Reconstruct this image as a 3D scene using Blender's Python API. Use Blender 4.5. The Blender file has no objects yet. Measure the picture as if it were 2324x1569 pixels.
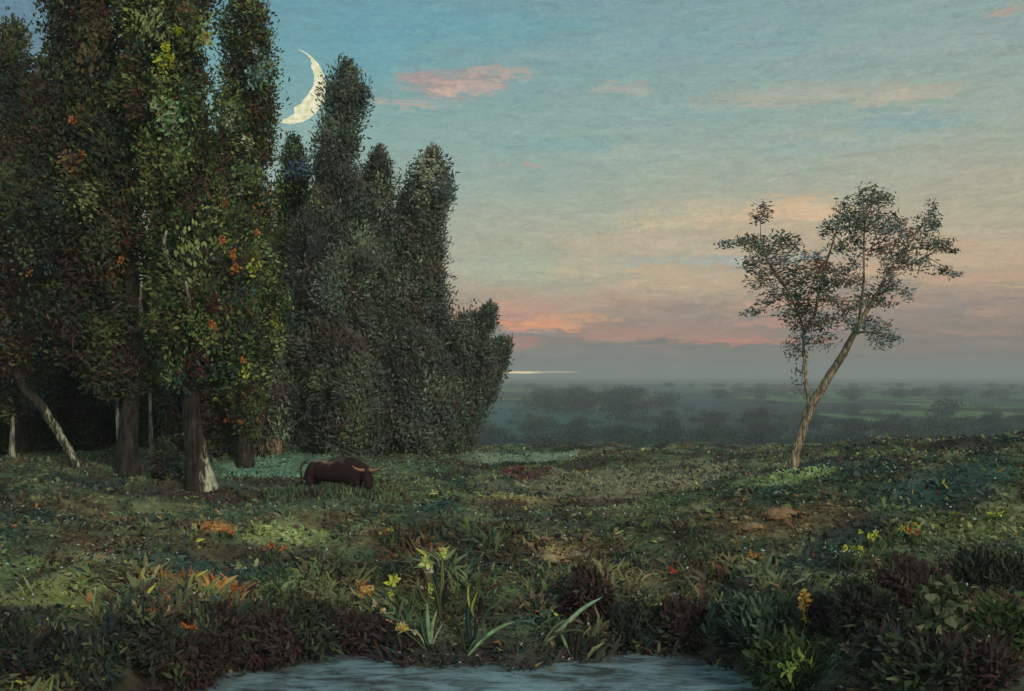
import bpy, math, random
import numpy as np
from mathutils import Vector

R = np.random.default_rng(7)
random.seed(7)
scene = bpy.context.scene
COL = scene.collection

# ------------------------------------------------------------------ basics
CZ = 3.2                      # eye height above the meadow
F = 1081.0                    # focal length in 1024-wide pixels
K = 1024.0 / 2324.0
HY = 374.6                    # where the horizon lies in a level view
WATER = -1.2


def lin(c):
    c = np.asarray(c, float) / 255.0
    return np.where(c <= 0.04045, c / 12.92, ((c + 0.055) / 1.055) ** 2.4)


GAIN = 2.6


def alb(c, g=None):
    """albedo of a thing that looks like c under this dusk sky"""
    return np.clip(lin(c) * (GAIN if g is None else g), 0.004, 0.8)


def ray(X, Y):
    return (X * K - 512) / F, (HY - Y * K) / F


def spot(X, Y, d):
    u, v = ray(X, Y)
    return np.array([u * d, d, CZ + v * d])


def ss(a, b, t):
    t = np.clip((np.asarray(t, float) - a) / (b - a), 0, 1)
    return t * t * (3 - 2 * t)


def hsh(ix, iy, s):
    n = (ix.astype(np.int64) * 374761393 + iy.astype(np.int64) * 668265263 + s * 69069) & 0xffffffff
    n = ((n ^ (n >> 13)) * 1274126177) & 0xffffffff
    n = n ^ (n >> 16)
    return (n & 0xffff) / 65535.0


def vn(x, y, s=0):
    x = np.asarray(x, float); y = np.asarray(y, float)
    ix = np.floor(x); iy = np.floor(y)
    fx = x - ix; fy = y - iy
    fx = fx * fx * (3 - 2 * fx); fy = fy * fy * (3 - 2 * fy)
    a = hsh(ix, iy, s); b = hsh(ix + 1, iy, s); c = hsh(ix, iy + 1, s); d = hsh(ix + 1, iy + 1, s)
    return (a * (1 - fx) + b * fx) * (1 - fy) + (c * (1 - fx) + d * fx) * fy


def fbm(x, y, s=0, o=3):
    t = 0; a = 0.5; n = 0
    for k in range(o):
        t = t + a * vn(x * 2 ** k, y * 2 ** k, s + k * 17); n += a; a *= 0.55
    return t / n


def shore(x):
    x = np.asarray(x, float)
    return (16.7 + 0.9 * (vn(x * 0.8, x * 0, 3) - 0.5) + 0.5 * (vn(x * 2.6, x * 0, 4) - 0.5) + 0.2 * (vn(x * 7.1, x * 0, 9) - 0.5)
            - 5.0 * ss(-3.7, -6.6, x) - 8 * ss(2.9, 6.0, x))


def H(x, y):
    x = np.asarray(x, float); y = np.asarray(y, float)
    q = y - shore(x)
    qp = np.maximum(q, 0)
    z = WATER + 1.2 * (1 - np.exp(-qp / 2.6)) - 0.7 * ss(0, -2.5, q) - 0.04
    z = z + 0.12 * ss(0, 0.35, q)
    z = z + 1.5 * ss(2.5, 13, x) * ss(15, 23, y) * (1 - ss(29, 46, y))
    z = z + 0.35 * ss(-6, -14, x) * ss(15, 20, y) * (1 - ss(40, 60, y))
    und = (fbm(x * 0.22, y * 0.26, 11) - 0.5) * 0.8 + (fbm(x * 0.75, y * 0.9, 12) - 0.5) * 0.42
    z = z + und * ss(0.3, 4, q) * (1 - ss(60, 140, y))
    cr = 45 + 5 * (vn(x * 0.08, x * 0, 5) - 0.5)
    z = z - 10 * ss(0, 70, y - cr)
    z = z + ss(120, 300, y) * (fbm(x * 0.006, y * 0.006, 21) - 0.5) * 3.0
    near = ss(11.5, 4, y)
    z = z * (1 - near) + near * 1.45
    return z


def at(X, Y):
    """where the line of sight through a point first meets the ground"""
    u, v = ray(X, Y)
    t = np.arange(12.6, 60, 0.02)
    g = H(u * t, t) - (CZ + v * t)
    k = np.argmax(g > 0) if (g > 0).any() else len(t) - 1
    d = t[k]
    return np.array([u * d, d, float(H(u * d, d))])


# ------------------------------------------------------------------ materials
def new_mat(name):
    m = bpy.data.materials.new(name); m.use_nodes = True
    nt = m.node_tree; b = nt.nodes['Principled BSDF']
    return m, nt, b


def attr_mat(name, rough=0.6, spec=0.3, scale=9.0, amp=0.5, bump=0.0, trans=0.0):
    m, nt, b = new_mat(name)
    a = nt.nodes.new('ShaderNodeAttribute'); a.attribute_name = 'Col'
    tc = nt.nodes.new('ShaderNodeTexCoord')
    n = nt.nodes.new('ShaderNodeTexNoise'); n.inputs['Scale'].default_value = scale
    n.inputs['Detail'].default_value = 4
    nt.links.new(tc.outputs['Object'], n.inputs['Vector'])
    mr = nt.nodes.new('ShaderNodeMapRange')
    mr.inputs['From Min'].default_value = 0.3; mr.inputs['From Max'].default_value = 0.7
    mr.inputs['To Min'].default_value = 1 - amp; mr.inputs['To Max'].default_value = 1 + amp
    nt.links.new(n.outputs['Fac'], mr.inputs['Value'])
    mx = nt.nodes.new('ShaderNodeVectorMath'); mx.operation = 'SCALE'
    nt.links.new(a.outputs['Color'], mx.inputs[0]); nt.links.new(mr.outputs['Result'], mx.inputs['Scale'])
    nt.links.new(mx.outputs['Vector'], b.inputs['Base Color'])
    b.inputs['Roughness'].default_value = rough
    b.inputs['Specular IOR Level'].default_value = spec
    if bump:
        bp = nt.nodes.new('ShaderNodeBump'); bp.inputs['Strength'].default_value = bump
        bp.inputs['Distance'].default_value = 0.05
        nt.links.new(n.outputs['Fac'], bp.inputs['Height']); nt.links.new(bp.outputs['Normal'], b.inputs['Normal'])
    if trans:
        t = nt.nodes.new('ShaderNodeBsdfTranslucent'); x = nt.nodes.new('ShaderNodeMixShader'); x.inputs[0].default_value = trans
        nt.links.new(mx.outputs['Vector'], t.inputs['Color'])
        nt.links.new(b.outputs[0], x.inputs[1]); nt.links.new(t.outputs[0], x.inputs[2])
        nt.links.new(x.outputs[0], nt.nodes['Material Output'].inputs['Surface'])
    return m


M_LEAF = attr_mat('leaf', 0.8, 0.12, 5, 0.3, trans=.25)
M_GRASS = attr_mat('grass_blade', 0.75, 0.15, 4, 0.3, trans=.2)
M_PETAL = attr_mat('petal', 0.5, 0.3, 30, 0.2)
M_GROUND = attr_mat('meadow_ground', 0.85, 0.15, 3.5, 0.45, 0.6)
M_STONE = attr_mat('stone', 0.8, 0.2, 8, 0.4, 0.5)
M_HIDE = attr_mat('hide', 0.7, 0.2, 14, 0.35, 0.3)


def bark_mat(name, dark, pale, amount, sc=3.0):
    m, nt, b = new_mat(name)
    tc = nt.nodes.new('ShaderNodeTexCoord')
    mp = nt.nodes.new('ShaderNodeMapping'); mp.inputs['Scale'].default_value = (sc * 2.2, sc * 2.2, sc * 0.45)
    nt.links.new(tc.outputs['Object'], mp.inputs['Vector'])
    n = nt.nodes.new('ShaderNodeTexNoise'); n.inputs['Scale'].default_value = 1.6; n.inputs['Detail'].default_value = 6
    n.inputs['Roughness'].default_value = 0.65
    nt.links.new(mp.outputs['Vector'], n.inputs['Vector'])
    a = nt.nodes.new('ShaderNodeAttribute'); a.attribute_name = 'Col'   # red channel: how much pale tone is added to the bark
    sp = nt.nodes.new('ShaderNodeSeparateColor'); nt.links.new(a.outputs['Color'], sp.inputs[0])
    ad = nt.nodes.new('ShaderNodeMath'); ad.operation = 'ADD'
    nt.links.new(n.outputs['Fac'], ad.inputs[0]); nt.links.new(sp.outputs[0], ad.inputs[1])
    cr = nt.nodes.new('ShaderNodeValToRGB')
    e = cr.color_ramp.elements
    e[0].position = 0.35; e[0].color = (*dark, 1)
    e[1].position = 1.0 - amount * 0.5 + 0.06; e[1].color = (*pale, 1)
    k = cr.color_ramp.elements.new(1.0 - amount * 0.5 - 0.12); k.color = (*(np.array(dark) * 0.92 + np.array(pale) * 0.08), 1)
    nt.links.new(ad.outputs[0], cr.inputs['Fac'])
    nt.links.new(cr.outputs['Color'], b.inputs['Base Color'])
    b.inputs['Roughness'].default_value = 0.8
    b.inputs['Specular IOR Level'].default_value = 0.2
    bp = nt.nodes.new('ShaderNodeBump'); bp.inputs['Strength'].default_value = 0.8; bp.inputs['Distance'].default_value = 0.06
    nt.links.new(n.outputs['Fac'], bp.inputs['Height']); nt.links.new(bp.outputs['Normal'], b.inputs['Normal'])
    return m


M_BARK = bark_mat('dark_bark', alb((36, 23, 22), .8), alb((170, 155, 128), 2.4), 0.46)
M_BARK_PALE = bark_mat('pale_bark', alb((58, 48, 42)), alb((165, 152, 125)), .85, 4)
M_BARK_RIGHT = bark_mat('grey_brown_bark', alb((66, 56, 48)), alb((150, 134, 104)), 0.85, 5)


# ------------------------------------------------------------------ mesh helpers
def mesh_np(name, V, Q, C=None, mat=None, parent=None, smooth=False, origin=None):
    """V (n,3) world points, Q (m,4) quads or (m,3) triangles, C (n,3) point colour"""
    V = np.asarray(V, float).copy(); Q = np.asarray(Q, np.int64)
    if origin is not None:
        V -= np.array(origin)[None, :]
    elif parent is not None:
        V -= np.array(parent.location)[None, :]
    me = bpy.data.meshes.new(name)
    n = len(V); m, k = Q.shape
    me.vertices.add(n); me.vertices.foreach_set('co', V.astype(np.float32).ravel())
    me.loops.add(m * k); me.loops.foreach_set('vertex_index', Q.astype(np.int32).ravel())
    me.polygons.add(m)
    me.polygons.foreach_set('loop_start', np.arange(0, m * k, k, dtype=np.int32))
    me.polygons.foreach_set('loop_total', np.full(m, k, np.int32))
    if smooth:
        me.polygons.foreach_set('use_smooth', np.ones(m, bool))
    me.update(calc_edges=True)
    if C is not None:
        a = me.attributes.new('Col', 'FLOAT_COLOR', 'POINT')
        cc = np.ones((n, 4), np.float32); cc[:, :3] = C
        a.data.foreach_set('color', cc.ravel())
    if mat is not None:
        me.materials.append(mat)
    o = bpy.data.objects.new(name, me); COL.objects.link(o)
    if parent is not None:
        o.parent = parent
    return o


def tag(o, label=None, cat=None, group=None, kind=None):
    if label: o['label'] = label
    if cat: o['category'] = cat
    if group: o['group'] = group
    if kind: o['kind'] = kind
    return o


def thing(name, label, cat, loc, group=None):
    o = bpy.data.objects.new(name, None); COL.objects.link(o)
    o.location = tuple(float(v) for v in loc)
    return tag(o, label, cat, group)


def unit(v):
    return v / np.maximum(np.linalg.norm(v, axis=-1, keepdims=True), 1e-9)


def dab_arrays(P, D, L, W, C, bend=0.15, droop=0.0, face=None, loose=.35):
    """leaf-like faces: two tapered quads each"""
    n = len(P)
    D = unit(D)
    rnd = R.normal(size=(n, 3))
    if face is not None:
        rnd = np.asarray(face, float) + loose * rnd
    S = unit(np.cross(D, rnd)); N = np.cross(S, D)
    L = np.broadcast_to(L, (n,))[:, None]; W = np.broadcast_to(W, (n,))[:, None]
    mid = P + D * L * 0.5 + N * L * bend * R.normal(size=(n, 1))
    end = P + D * L
    end[:, 2] -= droop * L[:, 0]
    V = np.empty((n, 6, 3))
    V[:, 0] = P - S * W * 0.22; V[:, 1] = P + S * W * 0.22
    V[:, 2] = mid - S * W * 0.5; V[:, 3] = mid + S * W * 0.5
    V[:, 4] = end - S * W * 0.12; V[:, 5] = end + S * W * 0.12
    b = np.arange(n)[:, None] * 6
    Q = np.concatenate([b + np.array([[0, 1, 3, 2]]), b + np.array([[2, 3, 5, 4]])], 0)
    CC = np.repeat(np.asarray(C, float)[:, None, :], 6, 1).reshape(-1, 3)
    return V.reshape(-1, 3), Q, CC


def join(parts):
    Vs, Qs, Cs = [], [], []; o = 0
    for V, Q, C in parts:
        Vs.append(V); Qs.append(Q + o); Cs.append(C); o += len(V)
    return np.concatenate(Vs), np.concatenate(Qs), np.concatenate(Cs)


def tube(pts, rad, nseg=10, wob=0.06, c=(0, 0, 0), sub=4, cfun=None):
    pts = np.asarray(pts, float); rad = np.asarray(rad, float)
    # smooth the path (Catmull-Rom)
    if len(pts) > 2:
        pp = np.vstack([2 * pts[0] - pts[1], pts, 2 * pts[-1] - pts[-2]])
        out, ro = [], []
        for i in range(1, len(pp) - 2):
            for t in np.linspace(0, 1, sub, endpoint=False):
                p0, p1, p2, p3 = pp[i - 1:i + 3]
                out.append(0.5 * ((2 * p1) + (-p0 + p2) * t + (2 * p0 - 5 * p1 + 4 * p2 - p3) * t ** 2 + (-p0 + 3 * p1 - 3 * p2 + p3) * t ** 3))
                ro.append(rad[i - 1] * (1 - t) + rad[i] * t)
        out.append(pts[-1]); ro.append(rad[-1])
        pts = np.array(out); rad = np.array(ro)
    n = len(pts)
    T = unit(np.gradient(pts, axis=0))
    up = np.array([0.31, 0.95, 0.05])
    A = unit(np.cross(T, up)); B = np.cross(T, A)
    th = np.linspace(0, 2 * math.pi, nseg, endpoint=False)
    rr = rad[:, None] * (1 + wob * R.normal(size=(n, nseg)) + wob * 1.2 * np.sin(th * 3 + R.random() * 6)[None])
    V = pts[:, None] + rr[..., None] * (np.cos(th)[None, :, None] * A[:, None] + np.sin(th)[None, :, None] * B[:, None])
    V = np.concatenate([V.reshape(-1, 3), pts[-1:] + T[-1:] * rad[-1], pts[:1]])
    Q = []
    for i in range(n - 1):
        for j in range(nseg):
            k = (j + 1) % nseg
            Q.append((i * nseg + j, i * nseg + k, (i + 1) * nseg + k, (i + 1) * nseg + j))
    for j in range(nseg):
        k = (j + 1) % nseg
        Q.append(((n - 1) * nseg + j, (n - 1) * nseg + k, n * nseg, n * nseg))
    Q = np.array(Q)
    # make the tip quads into proper fans with a doubled tip vertex
    tipa = len(V); V = np.vstack([V, V[n * nseg:n * nseg + 1] + 1e-4])
    Q[-nseg:, 3] = tipa
    C = np.tile(np.asarray(c, float), (len(V), 1))
    if cfun is not None:
        C = cfun(V, C)
    return V, Q, C


def jit(C, a=0.18, hue=0.1):
    C = np.asarray(C, float); n = len(C)
    return np.clip(C * (1 + a * R.normal(size=(n, 1))) * (1 + hue * R.normal(size=(n, 3))), 0.003, 0.8)


def pick(pal, n):
    """palette: list of (srgb, weight)"""
    w = np.array([p[1] for p in pal], float); w /= w.sum()
    c = np.array([alb(p[0]) for p in pal])
    return c[R.choice(len(pal), n, p=w)]


# ------------------------------------------------------------------ palettes
P_WARM = [((40, 46, 36), 9), ((50, 56, 40), 6), ((58, 48, 40), 5), ((36, 44, 42), 5), ((70, 78, 48), 3),
          ((50, 34, 34), 2.4), ((80, 88, 58), .8), ((84, 64, 46), 0.5), ((44, 58, 62), 1.5)]
P_GREEN = [((44, 54, 38), 8), ((62, 74, 46), 6), ((84, 98, 60), 2.6), ((40, 46, 42), 6), ((60, 44, 40), 2.5),
           ((104, 114, 78), 1.0), ((38, 60, 54), 2), ((104, 78, 52), 0.3), ((52, 34, 34), 1.0)]
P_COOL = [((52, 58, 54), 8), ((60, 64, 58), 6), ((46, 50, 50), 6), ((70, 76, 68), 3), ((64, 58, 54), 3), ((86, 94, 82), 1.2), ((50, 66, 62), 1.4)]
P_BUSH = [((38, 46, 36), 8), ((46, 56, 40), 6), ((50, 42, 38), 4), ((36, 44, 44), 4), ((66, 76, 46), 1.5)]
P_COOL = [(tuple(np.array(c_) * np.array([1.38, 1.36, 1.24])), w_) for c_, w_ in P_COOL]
P_WARM = [(tuple(np.array(c_) * np.array([1.24, 1.2, 1.12])), w_) for c_, w_ in P_WARM] + [((88, 80, 52), 1.2), ((74, 58, 44), 1.6)]
P_GREEN = [(tuple(np.array(c_) * np.array([1.24, 1.2, 1.1])), w_) for c_, w_ in P_GREEN] + [((98, 94, 56), 1.6), ((92, 74, 48), 1.0)]
P_RIGHT = [((74, 76, 66), 6), ((88, 92, 84), 5), ((62, 58, 50), 5), ((92, 78, 74), 4), ((72, 88, 92), 4), ((58, 70, 50), 4), ((100, 62, 54), 1.5)]


# ------------------------------------------------------------------ crowns
def clump_leaves(c, rad, n, col, L, W, up=0.6, flat=1.0, pal=None, pmix=0.0, face=None):
    n = int(n)
    """leaves of one leaf clump around c (array 3)"""
    g = R.normal(size=(n, 3)); g = unit(g) * (R.random((n, 1)) ** 0.55) * (1 + .32 * np.minimum(np.abs(R.normal(size=(n, 1))), 1.5))
    P = c + g * np.array([rad, rad, rad * flat])
    cd = R.normal(size=3) * .7 + np.array([0, 0, up])
    D = g * 0.45 + cd + 0.6 * R.normal(size=(n, 3))
    ll = L * (0.55 + 0.9 * R.random(n)); ww = W * (0.55 + 0.9 * R.random(n))
    fc = unit(R.normal(size=3) * .6 + np.array([0, -.25, .35])) if face is None else face
    return dab_arrays(P, D, ll, ww, jit(np.tile(col, (n, 1)) if pal is None else np.where(R.random((n, 1)) < pmix, pick(pal, n), col[None]), .1, .04), face=fc, loose=.3)


def profile_crown(prof, d, pal, n_cl, n_lf, rad=0.42, L=0.13, W=0.07, depth=0.8, accents=(), up=0.6, edge=0.55):
    prof = np.array(prof, float); n_cl = int(n_cl * 1.7); n_lf = int(n_lf * 4.2)
    Y = prof[:, 0]
    A = np.stack([spot(x, y, d) for y, x in zip(Y, prof[:, 1])]); B = np.stack([spot(x, y, d) for y, x in zip(Y, prof[:, 2])])
    z = A[:, 2]; xl = A[:, 0]; xr = B[:, 0]
    o = np.argsort(z); z, xl, xr = z[o], xl[o], xr[o]
    zs = np.linspace(z[0], z[-1], 400)
    w = np.interp(zs, z, (xr - xl) / 2); xc = np.interp(zs, z, (xr + xl) / 2)
    cum = np.cumsum(w + 0.08); cum /= cum[-1]
    parts = []
    hs = np.minimum(np.interp(R.random(n_cl), cum, zs), zs[-1] - rad * .5)
    ww = np.interp(hs, zs, w); cc = np.interp(hs, zs, xc)
    th = R.random(n_cl) * 2 * math.pi
    rr = np.maximum(ww - rad * 0.55, ww * 0.3) * (edge + (1 - edge) * R.random(n_cl)) * (0.9 + 0.2 * R.random(n_cl))
    sd_ = R.random() * 90
    lob = 0.74 + 0.62 * vn(hs * 1.15 + sd_, np.cos(th) * 1.3 + 7 * (np.sin(th) > 0) + sd_, 401)
    rr = rr * np.where(ww > .35, lob, 1)
    inner = R.random(n_cl) < 0.3
    rr = np.where(inner, rr * R.random(n_cl), rr)
    cx = cc + rr * np.cos(th); cy = d + rr * np.sin(th) * depth
    cols = pick(pal, n_cl)
    per = max(6, n_lf // n_cl)
    out_ = R.random(n_cl) < .14
    cx = np.where(out_, cc + rr * np.cos(th) * 1.16, cx)
    for i in range(n_cl):
        r = rad * ((1.1 if up > .8 else .7) if out_[i] else 1) * (0.55 + 0.8 * R.random()) * min(1, 0.25 + ww[i] / 1.0)
        parts.append(clump_leaves(np.array([cx[i], cy[i], hs[i]]), r, max(5, int(per * (0.6 + 0.8 * R.random()) * ((.38 if up > .8 else .5) if out_[i] else 1))), cols[i], L, W, up, 1.35, pal, .15, unit(np.array([np.cos(th[i]) * .8, np.sin(th[i]) * .8, .35]) + R.normal(size=3) * .35)))
    for X, Yy, size, c, n in accents:
        p = spot(X, Yy, d)
        ww_ = np.interp(p[2], zs, w); xc_ = np.interp(p[2], zs, xc)
        t = np.clip((p[0] - xc_) / max(ww_, 0.05), -0.97, 0.97)
        dy = -ww_ * depth * math.sqrt(1 - t * t) - 0.25
        p = spot(X, Yy, d + dy)
        hot = c in (ORA, YEL)
        parts.append(clump_leaves(p, size * (.5 if hot else 1.1), n * (1.3 if hot else 1.9), alb(c), L * (.55 if hot else .9), W * 1.1, up, 1.35, pal, .12 if hot else .35))
    return join(parts)


def tree(name, label, prof, d, base, trunk_pts, trunk_rad, pal, n_cl, n_lf, mat=M_BARK, group=None, cat='tree', limbs=(), cfun=None, **kw):
    """trunk_pts in picture coordinates (X, Y) at depth d, root first"""
    loc = np.array(base, float)
    t = thing(name, label, cat, loc, group)
    pts = [loc + np.array([0, 0, -0.25])] + [spot(X, Y, d) for X, Y in trunk_pts]
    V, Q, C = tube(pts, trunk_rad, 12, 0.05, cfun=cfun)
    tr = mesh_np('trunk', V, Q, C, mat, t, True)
    for lp, lr, lm in limbs:
        q = [spot(X, Y, dd) for X, Y, dd in lp]
        V, Q, C = tube(q, lr, 7, 0.06)
        mesh_np('limb', V, Q, C, lm or mat, tr, True, loc)
    V, Q, C = profile_crown(prof, d, pal, n_cl, n_lf, **kw)
    mesh_np('crown', V, Q, C, M_LEAF, t)
    return t


YEL = (226, 180, 40); ORA = (150, 90, 50); OLI = (125, 130, 85); PALE = (165, 170, 125); LIME = (150, 150, 60)
TEAL = (90, 115, 108); MAR = (64, 30, 34); OLG = (105, 120, 70)

g1 = at(290, 1078); g2 = at(458, 1106)
tree('tall_tree', 'huge dark tree with bare dark brown trunk, left of the pale footed one', [
    (-260, 170, 210), (-140, 130, 260), (-40, 105, 290), (40, 100, 300), (120, 110, 310), (200, 70, 320), (330, 40, 330), (480, 40, 340),
    (620, 60, 340), (760, 120, 330), (870, 190, 318)], g1[1], g1,
    [(288, 1010), (296, 900), (300, 760), (296, 600), (285, 420), (262, 200), (225, -60), (195, -230)],
    [0.42, 0.27, 0.22, 0.21, 0.2, 0.2, 0.14, 0.08, 0.03], P_WARM, 420, 21000, group='tall trees of the left grove',
    limbs=[([(300, 760, g1[1]), (322, 735, g1[1] - 0.7), (318, 690, g1[1] - 1.3), (322, 640, g1[1] - 1.7)], [0.09, 0.07, 0.05, 0.03], M_BARK_PALE),
           ([(296, 640, g1[1]), (240, 560, g1[1] - 0.4), (190, 430, g1[1] - 0.6)], [0.12, 0.08, 0.03], None),
           ([(292, 520, g1[1]), (345, 420, g1[1] - 0.3), (360, 280, g1[1] - 0.5)], [0.1, 0.07, 0.03], None)],
    accents=[(165, 275, 0.16, ORA, 24), (185, 350, .12, ORA, 14), (275, 590, .14, ORA, 16), (300, 545, .12, MAR, 20), (430 - 110, 440, .14, OLI, 16),
             (200, 130, .3, (95, 80, 60), 40), (60, 560, .4, (80, 86, 62), 60), (65, 620, .25, ORA, 10)])


def lit_foot_paint(V, C):
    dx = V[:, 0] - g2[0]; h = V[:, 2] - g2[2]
    side = ss(-0.05, 0.25, dx) * (1 - ss(1.1, 2.8, h)) * 0.28 + ss(0.05, 0.2, dx) * ss(1.2, 1.8, h) * (1 - ss(2.2, 3.0, h)) * 0.34  # light on the right of the foot, painted into the bark colour
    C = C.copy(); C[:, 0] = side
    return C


tree('tall_tree', 'huge green tree with a pale highlight painted on its flared foot', [
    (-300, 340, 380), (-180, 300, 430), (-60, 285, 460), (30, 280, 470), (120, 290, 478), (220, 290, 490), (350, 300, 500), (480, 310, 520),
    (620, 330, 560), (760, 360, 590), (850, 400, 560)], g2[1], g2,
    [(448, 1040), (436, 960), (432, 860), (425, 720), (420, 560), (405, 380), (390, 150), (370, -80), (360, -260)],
    [0.5, 0.29, 0.235, 0.22, 0.21, 0.22, 0.18, 0.14, 0.08, 0.03], P_GREEN, 420, 21000, group='tall trees of the left grove', cfun=lit_foot_paint,
    limbs=[([(425, 760, g2[1]), (432, 715, g2[1] - 0.9), (428, 670, g2[1] - 1.5), (422, 640, g2[1] - 1.7)], [0.08, 0.06, 0.045, 0.03], M_BARK_PALE),
           ([(420, 640, g2[1]), (385, 600, g2[1] - 0.9), (372, 560, g2[1] - 1.4), (378, 525, g2[1] - 1.6)], [0.08, 0.06, 0.05, 0.03], M_BARK_PALE),
           ([(415, 500, g2[1]), (460, 380, g2[1] - 0.4), (470, 250, g2[1] - 0.5)], [0.11, 0.08, 0.03], None)],
    accents=[(400, 72, .16, YEL, 60), (378, 105, .17, YEL, 50), (385, 130, .12, YEL, 26), (375, 150, .25, LIME, 50), (465, 95, .16, (190, 150, 90), 26),
             (300, 40, .4, (118, 122, 66), 110), (340, 60, .35, OLI, 70), (420, 40, .3, (85, 80, 50), 60), (370, 215, .3, OLG, 60), (365, 240, .2, (140, 150, 110), 30), (380, 270, .3, (110, 140, 95), 70),
             (400, 275, .2, PALE, 26), (372, 190, .2, OLI, 30), (410, 350, .35, OLG, 90), (395, 385, .3, OLI, 60), (430, 200, .35, (95, 110, 80), 80),
             (350, 730, .3, OLG, 60), (455, 745, .35, OLG, 90), (480, 740, .16, ORA, 30), (530, 580, .16, ORA, 40), (535, 610, .16, ORA, 30),
             (510, 460, .18, ORA, 30), (585, 530, .12, ORA, 20), (505, 545, .15, ORA, 16), (550, 820, .12, ORA, 18), (575, 610, .2, LIME, 30),
             (520, 480, .3, (80, 88, 52), 60), (480, 690, .22, MAR, 40), (440, 830, .3, MAR, 60), (430, 670, .14, MAR, 26), (550, 850, .14, LIME, 20)])

g3 = at(556, 1058)
tree('tall_tree', 'rounded tall tree top nearest the crescent moon', [
    (8, 525, 580), (40, 500, 608), (90, 500, 625), (160, 502, 634), (230, 498, 632), (300, 482, 626), (370, 470, 616), (420, 470, 612), (520, 480, 622),
    (640, 490, 645), (740, 500, 655), (820, 520, 625), (900, 520, 600), (980, 540, 590)], g3[1], g3,
    [(555, 980), (552, 860), (550, 660), (552, 420), (556, 200), (560, 60)], [0.35, 0.2, 0.19, 0.17, 0.14, 0.1, 0.06, 0.03], P_GREEN, 360, 17000,
    group='tall trees of the left grove',
    accents=[(520, 270, .22, PALE, 60), (530, 245, .25, OLG, 60), (525, 290, .1, (215, 205, 160), 20), (505, 240, .15, LIME, 26), (487, 235, .1, ORA, 16), (585, 115, .16, (140, 165, 175), 20), (590, 165, .3, TEAL, 60),
             (575, 175, .25, (120, 145, 130), 40), (570, 320, .12, (190, 140, 90), 14), (565, 330, .16, PALE, 18), (570, 405, .35, OLI, 90), (545, 395, .35, (80, 98, 68), 80), (545, 430, .1, PALE, 12),
             (605, 640, .25, OLG, 50), (630, 745, .22, LIME, 50), (615, 770, .3, OLG, 50), (590, 790, .3, (110, 112, 60), 50), (580, 730, .3, (90, 95, 52), 60),
             (500, 320, .14, MAR, 20), (510, 365, .2, MAR, 24), (510, 955, .12, ORA, 20), (545, 960, .1, ORA, 12), (560, 920, .2, (85, 75, 50), 30), (520, 60, .3, (120, 150, 160), 40)],
    limbs=[([(552, 700, g3[1]), (528, 610, g3[1] - 1.2), (524, 560, g3[1] - 1.5)], [0.06, 0.05, 0.03], M_BARK_PALE),
           ([(552, 520, g3[1]), (590, 400, g3[1]), (600, 260, g3[1])], [0.08, 0.05, 0.02], None)])

gm = spot(40, 1030, 36.0); gm[2] = H(gm[0], gm[1])
tree('tall_tree', 'dim brownish tree at the very left, under the patch of blue sky', [
    (55, 20, 55), (90, -10, 85), (150, -60, 105), (230, -100, 130), (400, -140, 150), (600, -150, 170), (780, -140, 160), (920, -120, 120)], 36.0, gm,
    [(42, 940), (40, 700), (38, 400), (36, 120)], [0.35, 0.25, 0.2, 0.16, 0.1, 0.03], P_WARM, 330, 15000, group='tall trees of the left grove',
    accents=[(95, 860 - 390, .2, ORA, 20), (30, 590, .2, ORA, 14), (100, 545, .2, (85, 75, 50), 26), (20, 640, .4, (95, 92, 66), 60), (45, 130, .3, (66, 84, 52), 50)])

# the bent slim tree at the far left
gb = at(178, 1060)
tree('leaning_tree', 'slim dark trunk bent far to the left', [
    (420, -70, -20), (520, -110, 30), (640, -120, 60), (740, -100, 70), (830, -60, 60)], gb[1], gb,
    [(160, 1030), (138, 992), (112, 950), (92, 918), (60, 890), (40, 850), (25, 790), (5, 700), (-20, 560)],
    [0.16, 0.13, 0.12, 0.12, 0.12, 0.12, 0.11, 0.1, 0.09, 0.07, 0.03], P_WARM, 120, 5000,
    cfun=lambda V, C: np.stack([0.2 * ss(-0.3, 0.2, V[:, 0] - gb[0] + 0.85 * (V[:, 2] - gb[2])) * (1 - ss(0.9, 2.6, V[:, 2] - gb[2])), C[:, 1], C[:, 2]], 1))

for (X, Yb, Yt, lab, lean) in [
        (343, 1040, 700, 'thin pale sapling between the two huge dark trunks', -4),
        (272, 1068, 740, 'thin pale sapling just left of the bare dark trunk', -10),
        (158, 1016, 720, 'thin grey sapling behind the foot of the bent trunk', -8),
        (28, 1040, 760, 'thin pale sapling at the left edge of the grove', 5),
        (592, 1015, 700, 'thin dark sapling at the right edge of the grove', 6)]:
    b = at(X, Yb); d = b[1]
    tree('sapling', lab, [(Yt - 60, X + lean - 14, X + lean + 14), (Yt + 20, X - 46, X + 40), (Yt + 110, X - 50, X + 50), (Yt + 180, X - 24, X + 24)], d, b,
         [(X, Yb - 40), (X + lean * .4, Yb - 110), (X + lean, Yt + 60), (X + lean, Yt - 40)], [0.12, 0.07, 0.055, 0.045, 0.03, 0.012],
         P_GREEN if X > 300 else P_WARM, 60, 1500, mat=M_BARK_PALE, group='saplings in the left grove', rad=0.3)

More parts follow.
